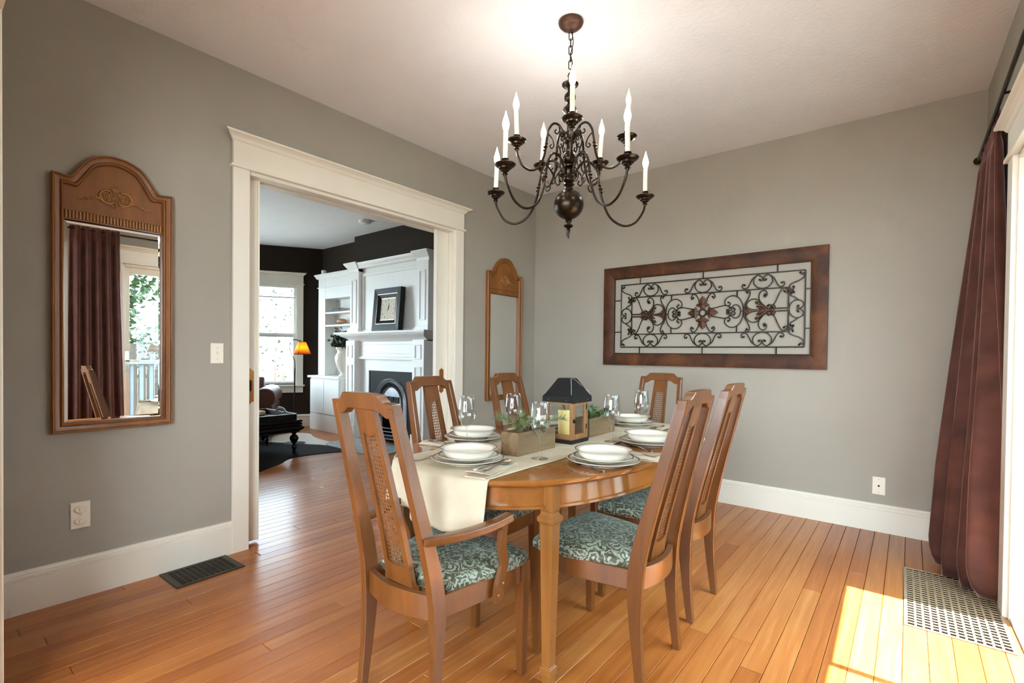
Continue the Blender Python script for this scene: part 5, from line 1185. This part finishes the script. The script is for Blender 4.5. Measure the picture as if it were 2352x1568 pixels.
# ---- hearth
M['hearth'] = plain('glazed_hearth', S(150, 164, 170), 0.12, var=0.12, vscale=8, coat=0.5)
pts = [(-4.56, 3.83)] + [(-4.76 + 0.20 * math.cos(a), 3.47 + 0.20 * math.sin(a)) for a in [-math.pi / 2 * k / 8 for k in range(9)]] + [(-5.50 - 0.20 * math.sin(a), 3.47 - 0.20 * math.cos(a)) for a in [math.pi / 2 * k / 8 for k in range(9)]] + [(-5.70, 3.83)]
h = MB().prism(pts, 0.0, 0.011, 'z').build('hearth_slab', M['hearth'], None, bevel=0.003); tag(h, 'glossy blue grey hearth slab with rounded corners before the fireplace', 'hearth')
# ---- clock on the mantel shelf
ck = thing('mantel_clock', 'square black framed clock with cream face on the mantel shelf', 'clock', (-5.095, 3.80, 1.409)); ck.rotation_euler = (R_(-5), 0, 0)
cw, chh = 0.27, 0.545
def fr(o_, i_, secs, name, mat, par):
    b = MB(); 
    for k in range(4):
        rings = []
        for q in (k, (k + 1) % 4): rings.append([(o_[q][0] + (i_[q][0] - o_[q][0]) * f, d, o_[q][1] + (i_[q][1] - o_[q][1]) * f) for f, d in secs])
        b.loft(rings)
    return b.build(name, M[mat], par)
oo = [(-cw, 0), (cw, 0), (cw, chh), (-cw, chh)]; ii = [(-cw + 0.075, 0.095), (cw - 0.075, 0.095), (cw - 0.075, chh - 0.075), (-cw + 0.075, chh - 0.075)]
ff = [(-cw + 0.13, 0.145), (cw - 0.13, 0.145), (cw - 0.13, chh - 0.125), (-cw + 0.13, chh - 0.125)]
fr(oo, ii, [(0, 0.05), (0, -0.012), (0.06, -0.016), (1, -0.010), (1, 0.05)], 'frame', 'black', ck)
M['clock_bevel'] = plain('clock_bevel', S(110, 128, 146), 0.2, 0.5, var=0.1)
fr(ii, ff, [(0, 0.03), (0, -0.008), (1, 0.018), (1, 0.03)], 'bevel_frame', 'black', ck)
b = MB(); k = 0.004
for q in range(4):
    p0, p1 = ii[q], ii[(q + 1) % 4]; b.tube([(p0[0], -0.010, p0[1]), (p1[0], -0.010, p1[1])], 0.0028, 5)
    p0, p1 = ff[q], ff[(q + 1) % 4]; b.tube([(p0[0], 0.016, p0[1]), (p1[0], 0.016, p1[1])], 0.0035, 5)
    p0, p1 = [(x * 0.985, 0.004 + z * 0.985) for x, z in (oo[q], oo[(q + 1) % 4])]; b.tube([(p0[0], -0.013, p0[1]), (p1[0], -0.013, p1[1])], 0.002, 5)
b.build('silver_edge', M['silver'], ck)
face = MB().box(ff[0][0], ff[2][0], 0.018, 0.026, ff[0][1], ff[2][1]).build('face', plain('clock_face', S(206, 196, 176), 0.6), ck)
fcx, fcz = 0.0, (ff[0][1] + ff[2][1]) / 2; fwx, fwz = (ff[2][0] - ff[0][0]) / 2 - 0.018, (ff[2][1] - ff[0][1]) / 2 - 0.022
ROM = ['XII', 'I', 'II', 'III', 'IV', 'V', 'VI', 'VII', 'VIII', 'IX', 'X', 'XI']
M['ink'] = plain('ink', S(60, 56, 50), 0.6)
for k in range(12):
    a = math.pi / 2 - k * math.pi / 6; cx_, cz_ = fcx + fwx * math.cos(a), fcz + fwz * math.sin(a); rot = a - math.pi / 2; b = MB(); hgt = 0.011
    wds = {'I': 0.006, 'V': 0.011, 'X': 0.011}; tot = sum(wds[c_] for c_ in ROM[k]); x = -tot / 2
    def seg_(x0, z0, x1, z1):
        f = lambda u, v: (cx_ + u * math.cos(rot) - v * math.sin(rot), cz_ + u * math.sin(rot) + v * math.cos(rot)); p, q = f(x0, z0), f(x1, z1); b.tube([(p[0], 0.0178, p[1]), (q[0], 0.0178, q[1])], 0.0012, 4)
    for c_ in ROM[k]:
        w_ = wds[c_]; xm = x + w_ / 2
        if c_ == 'I': seg_(xm, -hgt, xm, hgt)
        elif c_ == 'V': seg_(xm - 0.004, hgt, xm, -hgt); seg_(xm, -hgt, xm + 0.004, hgt)
        else: seg_(xm - 0.004, hgt, xm + 0.004, -hgt); seg_(xm - 0.004, -hgt, xm + 0.004, hgt)
        x += w_
    b.build('numeral', M['ink'], face)
for nm, ln_, a, w_ in (('hour_hand', 0.052, R_(58), 0.004), ('minute_hand', 0.082, R_(78), 0.003)):
    d = (math.cos(a), math.sin(a)); n_ = (-d[1], d[0]); p = [(fcx - d[0] * 0.02, fcz - d[1] * 0.02), (fcx + n_[0] * w_, fcz + n_[1] * w_), (fcx + d[0] * ln_, fcz + d[1] * ln_), (fcx - n_[0] * w_, fcz - n_[1] * w_)]
    MB().prism(p, 0.0145, 0.0165, 'y').build(nm, M['black'], ck)
# ---- built-in bookcase
bk = thing('bookcase', 'white built-in bookcase with cornice left of the fireplace', 'bookcase')
BX0, BX1, BYF, BYB = -6.885, -5.96, 3.93, 4.13
MB().box(BX0, BX0 + 0.185, BYF, BYB, 0.80, 2.225).build('side_panel', M['white'], bk, bevel=0.002); MB().box(BX1 - 0.08, BX1 - 0.004, BYF, BYB, 0.80, 2.225).build('side_panel', M['white'], bk, bevel=0.002)
MB().box(BX0 + 0.185, BX1 - 0.08, BYB - 0.02, BYB, 0.80, 1.92).build('back_panel', M['white'], bk)
MB().box(BX0 + 0.1855, BX1 - 0.0805, BYF + 0.002, BYB - 0.021, 1.921, 2.224).build('header', M['white'], bk)
c = MB(); c.box(BX0 - 0.014, BX1 - 0.005, BYF - 0.014, BYF + 0.01, 2.085, 2.098); rings = [[(x, y, z) for y, z in [(BYB, 2.225), (BYF - 0.004, 2.225), (BYF - 0.012, 2.240), (BYF - 0.035, 2.262), (BYF - 0.045, 2.268), (BYF - 0.045, 2.284), (BYB, 2.284)]] for x in (BX0 - 0.05, BX1 - 0.004)]
c.loft(rings); c.build('cornice', M['white'], bk)
for z in (1.725, 1.540): MB().box(BX0 + 0.185, BX1 - 0.08, BYF + 0.004, BYB - 0.02, z - 0.024, z).build('shelf', M['white'], bk, bevel=0.002)
bc = thing('base_cabinet', 'white two-door base cabinet under the bookcase', 'cabinet')
CX0, CX1, CYF = -6.965, -6.175, 3.845
MB().box(CX0 + 0.012, CX1, CYF + 0.012, BYB, 0.0, 0.765).build('body', M['white'], bc); MB().box(CX1, BX1 - 0.006, BYF, BYB, 0.0, 0.765).build('side_section', M['white'], bc)
cm = (CX0 + CX1) / 2
for a, b_ in ((CX0 + 0.02, cm - 0.003), (cm + 0.003, CX1 - 0.008)): MB().box(a, b_, CYF - 0.008, CYF + 0.013, 0.25, 0.745).build('door', M['white'], bc, bevel=0.004)
MB().box(CX0 + 0.004, CX1 + 0.002, CYF, CYF + 0.012, 0.0, 0.24).build('toe_panel', M['white'], bc, bevel=0.002)
c = MB(); c.prism([(CX0 - 0.02, CYF - 0.03), (CX1 + 0.02, CYF - 0.03), (CX1 + 0.02, BYF - 0.02), (BX1 - 0.006, BYF - 0.02), (BX1 - 0.006, BYB), (CX0 - 0.02, BYB)], 0.766, 0.798, 'z'); c.build('countertop', M['white'], bc, bevel=0.003)
# ---- things on the shelves
BKC = [((-6.50, 4.03, 1.726), 0.20, 0.03, S(40, 66, 58), 'dark green book lying at the bottom on the top shelf'), ((-6.49, 4.03, 1.757), 0.17, 0.026, S(34, 42, 44), 'black book lying on the green book on the top shelf'), ((-6.29, 4.03, 1.726), 0.16, 0.04, S(92, 56, 38), 'brown book lying flat at the right of the top shelf')]
for (loc, L, t_, cc, lab) in BKC:
    bo = thing('book', lab, 'book', loc, R_(random.uniform(-4, 4)), 'books on the top shelf'); mt = plain('book_cover', cc, 0.6)
    c = MB(); c.box(-L / 2, L / 2, -0.06, 0.06, 0, 0.003); c.box(-L / 2, L / 2, -0.06, 0.06, t_ - 0.003, t_); c.box(-L / 2, L / 2, -0.062, -0.059, 0, t_); c.build('cover', mt, bo); MB().box(-L / 2 + 0.004, L / 2 - 0.004, -0.058, 0.055, 0.003, t_ - 0.003).build('pages', M['linen'], bo)
sh = MB(); rings = []
for k in range(13):
    t_ = k / 12; r = 0.005 + 0.055 * math.sin(math.pi * t_) ** 0.8 * (1 - 0.3 * t_); rings.append([(-0.13 + 0.24 * t_, r * math.cos(a), 0.052 + 0.9 * r * math.sin(a) * (0.9 + 0.1 * math.sin(9 * t_))) for a in [2 * math.pi * j / 14 for j in range(14)]])
o = sh.loft(rings).build('seashell', plain('shell', S(170, 122, 80), 0.4, var=0.3, vscale=20), None, smooth=50); o.location = (-6.40, 4.02, 1.540); tag(o, 'brown seashell on the second shelf of the bookcase', 'seashell')
o = MB().lathe([(0, 0), (0.034, 0), (0.036, 0.004), (0.036, 0.070), (0.030, 0.076), (0, 0.078)], 24).build('wireless_speaker', M['white'], None, smooth=40); o.location = (-6.835, 3.985, 2.285); tag(o, 'small white cylinder speaker on top of the bookcase', 'speaker')
vs_ = MB().lathe([(0, 0), (0.060, 0), (0.062, 0.006), (0.055, 0.014), (0.036, 0.030), (0.030, 0.046), (0.034, 0.056), (0.052, 0.085), (0.082, 0.150), (0.098, 0.220), (0.096, 0.265), (0.080, 0.300), (0.068, 0.318), (0.072, 0.345), (0.092, 0.375), (0.094, 0.382), (0.088, 0.384), (0.062, 0.345), (0.056, 0.318), (0, 0.310)], 36).build('urn_vase', M['porcelain'], None, smooth=50)
vs_.scale = (1.15, 1.15, 1.08); vs_.location = (-6.255, 3.950, 0.799); tag(vs_, 'white urn vase on the cabinet beside the mantel', 'vase')
pt = thing('potted_plant', 'dark leafy plant growing out of the white urn vase', 'plant', (-6.255, 3.950, 1.15))
M['dark_leaf'] = plain('dark_leaf', S(44, 56, 40), 0.5, var=0.3, vscale=30)
st_, lf_ = MB(), MB(); rg = random.Random(4)
for k in range(80):
    a = rg.uniform(0, 6.28); e = rg.uniform(0.1, 1.35); L = rg.uniform(0.14, 0.27); d = Vector((math.cos(a) * math.cos(e) * 1.0, math.sin(a) * math.cos(e) * 0.45 - 0.25, math.sin(e))); p0 = Vector((0, 0, 0.03)); p2 = Vector((0, 0, 0.06)) + d * L
    st_.tube([p0, (p0 + p2) / 2 + Vector((0, 0, 0.02)), p2], 0.0016, 4)
    for j in range(9):
        q = p0.lerp(p2, 0.35 + 0.65 * j / 8); s_ = Vector((rg.uniform(-1, 1), rg.uniform(-1, 1), rg.uniform(-0.4, 1))); random.seed(k * 20 + j); leaf_mesh(lf_, q, s_, 0.05, 0.015)
st_.build('stems', M['bark'], pt); f_ = lf_.build('leaves', M['dark_leaf'], pt); f_['kind'] = 'stuff'
# ---- smoke detector
o = thing('smoke_detector', 'white smoke detector on the living room ceiling', 'smoke detector', (-5.17, 3.55, ZC))
MB().lathe([(0, 0), (0.075, 0), (0.077, -0.004), (0.075, -0.020), (0.066, -0.030), (0.040, -0.034), (0, -0.034)], 32).build('housing', M['white'], o, smooth=40); MB().lathe([(0, -0.034), (0.018, -0.034), (0.016, -0.038), (0, -0.039)], 16).build('vent_cap', M['white'], o, smooth=40)
# ---- floor lamp
LX, LY = -5.93, 3.075
lp = thing('floor_lamp', 'slender bent floor lamp with glowing orange shade by the bay window', 'floor lamp', (LX, LY, 0))
MB().lathe([(0, 0), (0.13, 0), (0.132, 0.006), (0.12, 0.014), (0.05, 0.022), (0.014, 0.030), (0, 0.030)], 28).build('base', M['black_iron'], lp, smooth=40)
vr = Vector((0.7787, 0.6274, 0))          # across the line of sight
pp = catmull([(0, 0, 0.02), (0, 0, 0.5), (0, 0, 0.85), (0.002, 0, 1.0), (-0.012, 0, 1.06), (-0.050, 0, 1.13), (-0.066, 0, 1.20), (-0.052, 0, 1.262), (-0.012, 0, 1.292), (0.045, 0, 1.284), (0.080, 0, 1.274)], 5)
MB().tube([vr * p.x + Vector((0, 0, p.z)) for p in pp], [0.008 if p.z < 0.95 else 0.005 for p in pp], 8).build('pole', M['black_iron'], lp, smooth=60)
m_, nt_, b2 = nmat('amber_shade'); b2.inputs['Base Color'].default_value = S(226, 150, 58); b2.inputs['Roughness'].default_value = 0.6
tr_ = N(nt_, 'ShaderNodeBsdfTranslucent'); tr_.inputs[0].default_value = S(250, 180, 86); mx_ = N(nt_, 'ShaderNodeMixShader'); mx_.inputs[0].default_value = 0.6
nt_.links.new(b2.outputs[0], mx_.inputs[1]); nt_.links.new(tr_.outputs[0], mx_.inputs[2]); nt_.links.new(mx_.outputs[0], nt_.nodes['Material Output'].inputs[0]); M['shade'] = m_
sc0 = vr * 0.090
k6 = lambda r, z: [(sc0.x + r * math.cos(a), sc0.y + r * math.sin(a), z) for a in [2 * math.pi * k / 24 for k in range(24)]]
b = MB().loft([k6(0.043, 1.266), k6(0.104, 1.112)], cap=False); sh_ = b.build('lamp_shade', M['shade'], lp, smooth=60); sh_['label'] = 'amber lamp shade'; q = sh_.modifiers.new('t', 'SOLIDIFY'); q.thickness = 0.002
b = MB()
for r, z in ((0.043, 1.266), (0.104, 1.112)): b.tube(k6(r, z), 0.003, 6, closed=True)
for k in range(4):
    a = k * math.pi / 2 + 0.6; b.tube([(sc0.x + r * math.cos(a), sc0.y + r * math.sin(a), z) for r, z in ((0.044, 1.266), (0.105, 1.112))], 0.002, 5)
b.build('shade_frame', M['black_iron'], sh_)
MB().ball((sc0.x, sc0.y, 1.185), 0.020, 12, 8).build('bulb', emit('lamp_bulb', (1, 0.82, 0.5, 1), 110.0), lp, smooth=60)
# ---- sofa seen at the edge of the opening
sf = thing('sofa', 'brown leather sofa with rolled arm beside the bay window', 'sofa', (-6.34, 2.90, 0.008), BD)
b = MB(); rings = []
prof_ = [(0.17, 0.08), (0.17, 0.38), (0.155, 0.44)] + [(0.10 + 0.135 * math.cos(a) - 0.04, 0.545 + 0.125 * math.sin(a)) for a in [-0.9 + (math.pi + 1.6) * k / 16 for k in range(17)]] + [(0.0 - 0.02, 0.44), (-0.02, 0.38), (-0.02, 0.08)]
for y in (0.02, 0.0, -0.05, -0.5, -0.85): rings.append([((x - 0.07) * (0.93 if y == 0.02 else 1) * -1 + 0.0, y, 0.38 + (z - 0.38) * (0.96 if y == 0.02 else 1)) for x, z in prof_])
b.loft(rings); b.build('arm', M['leather'], sf, smooth=45); 
b2_ = MB().join(b).map(lambda x, y, z: (1.55 - x, y, z)); b2_.build('arm', M['leather'], sf, smooth=45)
MB().box(0.1, 1.45, -0.80, 0.0, 0.10, 0.36).build('seat_base', M['leather'], sf, bevel=0.02, seg=3)
for k in range(2): MB().box(0.11 + 0.665 * k, 0.765 + 0.665 * k, -0.66, 0.02, 0.36, 0.48).build('seat_cushion', M['leather'], sf, bevel=0.035, seg=3)
MB().loft([[(0.1, -0.85, 0.1), (1.45, -0.85, 0.1), (1.45, -0.66, 0.1), (0.1, -0.66, 0.1)], [(0.1, -0.93, 0.72), (1.45, -0.93, 0.72), (1.45, -0.74, 0.72), (0.1, -0.74, 0.72)], [(0.1, -0.92, 0.78), (1.45, -0.92, 0.78), (1.45, -0.79, 0.78), (0.1, -0.79, 0.78)]]).build('backrest', M['leather'], sf, bevel=0.03, seg=3)
for x, y in ((0.02, -0.06), (1.5, -0.06), (0.02, -0.8), (1.5, -0.8)): MB().lathe([(0, 0), (0.02, 0), (0.03, 0.04), (0.032, 0.09), (0, 0.09)], 12, (x, y, 0)).build('foot', M['black'], sf, smooth=40)
# ---- coffee table with tray
ct = thing('coffee_table', 'black coffee table with carved apron and turned legs on the cowhide', 'coffee table', (-5.72, 2.28, 0.0075))
hx, hy = 0.375, 0.555
MB().box(-hx - 0.02, hx + 0.02, -hy - 0.02, hy + 0.02, 0.345, 0.372).build('top', M['black'], ct, bevel=0.006, seg=2)
MB().box(-hx, hx, -hy, hy, 0.235, 0.345).build('apron', M['black'], ct, bevel=0.004)
c = MB(); rings = []
for off, z in ((0.0, 0.345), (0.018, 0.330), (0.018, 0.318), (0.004, 0.312), (0.03, 0.292), (0.034, 0.275), (0.016, 0.258), (0.0, 0.250)): rings.append([(-hx - off, -hy - off, z), (hx + off, -hy - off, z), (hx + off, hy + off, z), (-hx - off, hy + off, z)])
c.loft(rings, cap=False); c.build('carved_moulding', M['black'], ct)
for sx in (-1, 1):
    for sy in (-1, 1):
        MB().lathe([(0, 0), (0.016, 0), (0.020, 0.008), (0.014, 0.022), (0.020, 0.046), (0.026, 0.062), (0.020, 0.078), (0.014, 0.088), (0.016, 0.100), (0.030, 0.120), (0.044, 0.146), (0.048, 0.166), (0.040, 0.188), (0.022, 0.204), (0.018, 0.212), (0.030, 0.222), (0.036, 0.240), (0, 0.240)], 20, (sx * (hx - 0.045), sy * (hy - 0.045), 0)).build('leg', M['black'], ct, smooth=40)
ty = thing('tray', 'black serving tray with cut-out handle on the coffee table', 'tray', (-5.72, 2.36, 0.381)); M['tray_edge'] = plain('edge_highlight', S(196, 192, 184), 0.4)  # pale rim colour paints the highlight along the tray edges
ax, ay = 0.36, 0.44
MB().box(-ax, ax, -ay, ay, 0, 0.01).build('bottom', M['black'], ty)
for s_ in (-1, 1):
    w_ = MB(); w_.prism([(-ay, 0), (ay, 0), (ay, 0.065), (-ay, 0.065)], s_ * ax - 0.006, s_ * ax + 0.006, 'x'); w_.build('side_wall', M['black'], ty)
    MB().box(s_ * ax - 0.0065, s_ * ax + 0.0065, -ay, ay, 0.0652, 0.067).build('rim', M['tray_edge'], ty)
    h_ = MB(); up = [(-ax, 0.065), (-0.17, 0.065), (-0.12, 0.075), (-0.085, 0.10), (-0.04, 0.112), (0.04, 0.112), (0.085, 0.10), (0.12, 0.075), (0.17, 0.065), (ax, 0.065)]
    h_.box(-ax, ax, s_ * ay - 0.006, s_ * ay + 0.006, 0, 0.065)
    for a, b_ in zip(up, up[1:]):
        z0a = 0.065; lo_a = 0.088 if abs(a[0]) <= 0.05 else 0.065; lo_b = 0.088 if abs(b_[0]) <= 0.05 else 0.065
        if abs((a[0] + b_[0]) / 2) < 0.14: h_.prism([(a[0], lo_a), (b_[0], lo_b), b_, a], s_ * ay - 0.006, s_ * ay + 0.006, 'y')
    h_.build('end_wall', M['black'], ty)
    MB().tube([(a[0], s_ * ay, a[1] + 0.001) for a in up], 0.0045, 5).build('rim', M['tray_edge'], ty, smooth=60)
tw = MB().box(-0.10, 0.10, -0.07, 0.07, 0, 0.05).build('folded_cloth', M['linen'], None, bevel=0.018, seg=3); tw.location = (-5.98, 2.62, 0.393); tw.rotation_euler = (0, 0, 0.5); tag(tw, 'pale folded cloth lying in the black tray', 'cloth')
# ---- cowhide rug
m_, nt_, b_ = nmat('cowhide'); gp = N(nt_, 'ShaderNodeNewGeometry'); sx_ = N(nt_, 'ShaderNodeSeparateXYZ'); nt_.links.new(gp.outputs['Position'], sx_.inputs[0])
f1 = N(nt_, 'ShaderNodeMath', operation='MULTIPLY_ADD'); nt_.links.new(sx_.outputs[0], f1.inputs[0]); f1.inputs[1].default_value = -0.47; nt_.links.new(sx_.outputs[1], f1.inputs[2])
nn = noise(nt_, 7, 4, coord='World'); f2 = N(nt_, 'ShaderNodeMath', operation='MULTIPLY_ADD'); nt_.links.new(nn.outputs[0], f2.inputs[0]); f2.inputs[1].default_value = 0.10; nt_.links.new(f1.outputs[0], f2.inputs[2])
mr = N(nt_, 'ShaderNodeMapRange'); mr.inputs[1].default_value = 5.84; mr.inputs[2].default_value = 5.98; nt_.links.new(f2.outputs[0], mr.inputs[0])
rr = ramp(nt_, mr.outputs[0], [(0.4, S(20, 18, 18)), (0.6, S(206, 202, 196))]); nt_.links.new(rr.outputs[0], b_.inputs['Base Color']); b_.inputs['Roughness'].default_value = 0.85; b_.inputs['Specular IOR Level'].default_value = 0.15
n5 = noise(nt_, 260, 2, coord='World', mscale=(1, 0.2, 1)); bump(nt_, b_, n5.outputs[0], 0.3, 0.003); M['cowhide'] = m_
ol = [(-4.70, 1.92), (-4.75, 2.10), (-4.86, 2.26), (-4.96, 2.42), (-5.13, 2.60), (-5.15, 2.78), (-5.12, 3.00), (-5.05, 3.20), (-4.90, 3.46), (-4.97, 3.60), (-5.12, 3.56), (-5.34, 3.45), (-5.72, 3.43), (-6.15, 3.47), (-6.50, 3.58), (-6.68, 3.46), (-6.62, 3.10), (-6.75, 2.60), (-6.85, 2.20), (-6.70, 1.70), (-6.50, 1.20), (-6.00, 1.25), (-5.40, 1.35), (-5.00, 1.15), (-4.82, 1.45)]
cv = [(p.x, p.y) for p in catmull([(x, y, 0) for x, y in ol], 5, True)]
o = MB().prism(cv, 0.0008, 0.007, 'z').build('cowhide_rug', M['cowhide'], None); tag(o, 'black and white cowhide rug under the coffee table', 'rug')

# ================================================================== outdoors
M['lawn'] = plain('lawn', S(120, 124, 112), 0.9, var=0.25, vscale=1.5)
M['deck'] = plain('deck_boards', S(150, 146, 138), 0.7, var=0.1)
M['fence'] = wood('cedar_fence', S(52, 43, 36), S(70, 59, 49), 'z', 0.8, 0.0, 6)
tag(struct(MB().box(-40, 40, -30, 40, -0.75, -0.7).build('ground', M['lawn'])), kind='structure')
dk = MB().box(0.62, 3.3, -0.5, 4.6, -0.30, -0.155).build('deck', M['deck']); struct(dk)
p0 = MB().box(-0.068, 0.068, -0.5, 4.6, -0.15, -0.12).build('deck_board', M['deck'], dk); p0.location = (0.70, 0, 0)
for k in range(1, 18): q = p0.copy(); COL.objects.link(q); q.parent = dk; q.location = (0.70 + 0.145 * k, 0, 0)
M['rail_paint'] = plain('rail_paint', S(104, 114, 122), 0.6)
rl = thing('deck_railing', 'white deck railing outside the glazed door, seen in the left mirror', 'railing')
MB().box(3.15, 3.27, -0.4, 4.6, 0.93, 0.99).build('top_rail', M['rail_paint'], rl, bevel=0.005); MB().box(3.18, 3.24, -0.4, 4.6, -0.05, 0.0).build('bottom_rail', M['rail_paint'], rl)
bq = MB().box(3.19, 3.23, -0.02, 0.02, 0.0, 0.93).build('baluster', M['rail_paint'], rl)
for k in range(1, 40): q = bq.copy(); COL.objects.link(q); q.parent = rl; q.location = (0, -0.3 + 0.125 * k, 0)
bq.location = (0, -0.3, 0)
for y in (-0.35, 2.1, 4.55): MB().box(3.16, 3.26, y - 0.05, y + 0.05, -0.12, 1.02).build('post', M['rail_paint'], rl)
fn = thing('board_fence', 'weathered board fence beyond the deck railing, seen in the left mirror', 'fence')
b0 = MB().box(7.0, 7.02, -0.07, 0.07, -0.7, 1.28).build('board', M['fence'], fn); b0.location = (0, 0, 0)
for k in range(1, 60): q = b0.copy(); COL.objects.link(q); q.parent = fn; q.location = (0, 0.15 * k, random.uniform(-0.02, 0.02))
for z in (-0.2, 0.9): MB().box(7.02, 7.06, -0.1, 9.0, z, z + 0.09).build('fence_rail', M['fence'], fn)
M['tree_leaf'] = plain('tree_leaf', S(44, 66, 24), 0.6, var=0.35, vscale=3)
def tree(loc, h, r, n, lab, seed, name='tree', leaf=0.19, hz=1.0, grp='trees outside the glazed door', thick=1.0):
    rg = random.Random(seed); random.seed(seed); t = thing(name, lab, 'tree', loc, 0, grp)
    tr = MB(); tr.tube([(0, 0, 0), (0.03, 0.02, h * 0.4), (0, 0.04, h)], [0.09 * thick, 0.07 * thick, 0.04 * thick], 8)
    cs = []
    for k in range(9):
        a = rg.uniform(0, 6.28); d = Vector((math.cos(a) * r * 0.7, math.sin(a) * r * 0.7, rg.uniform(-0.5, 0.7) * r * hz)); cs.append(Vector((0, 0, h)) + d); tr.tube([(0, 0, h * 0.55), tuple((Vector((0, 0, h * 0.7)) + cs[-1]) / 2), tuple(cs[-1])], [0.04 * thick, 0.025 * thick, 0.01 * thick], 6)
    tr.build('trunk', M['bark'], t, smooth=60); lf = MB()
    for k in range(n):
        c_ = cs[k % 9]; d = Vector((rg.gauss(0, 1), rg.gauss(0, 1), rg.gauss(0, 1))).normalized() * r * 0.55 * rg.uniform(0.5, 1); leaf_mesh(lf, c_ + d, Vector((rg.uniform(-1, 1), rg.uniform(-1, 1), rg.uniform(-0.6, 0.6))), leaf, leaf * 0.32)
    f = lf.build('foliage', M['tree_leaf'], t); f['kind'] = 'stuff'
tree((10.2, 2.2, -0.7), 2.8, 2.0, 4200, 'leafy tree beyond the fence, nearest in the mirror view', 21); tree((10.8, 8.6, -0.7), 3.2, 2.2, 3000, 'leafy tree beyond the fence at the far side of the mirror view', 22); tree((11.0, -4.6, -0.7), 3.4, 2.2, 3000, 'leafy tree beyond the fence at the near side of the mirror view', 23)
M['tree_leaf'] = plain('pale_leaf', S(66, 78, 58), 0.6, var=0.3, vscale=3)
tree((-9.7, 4.6, -0.7), 1.9, 1.25, 650, 'leafy shrub outside the bay window', 31, 'shrub', 0.09, 0.9, 'shrubs outside the bay window', 0.25)
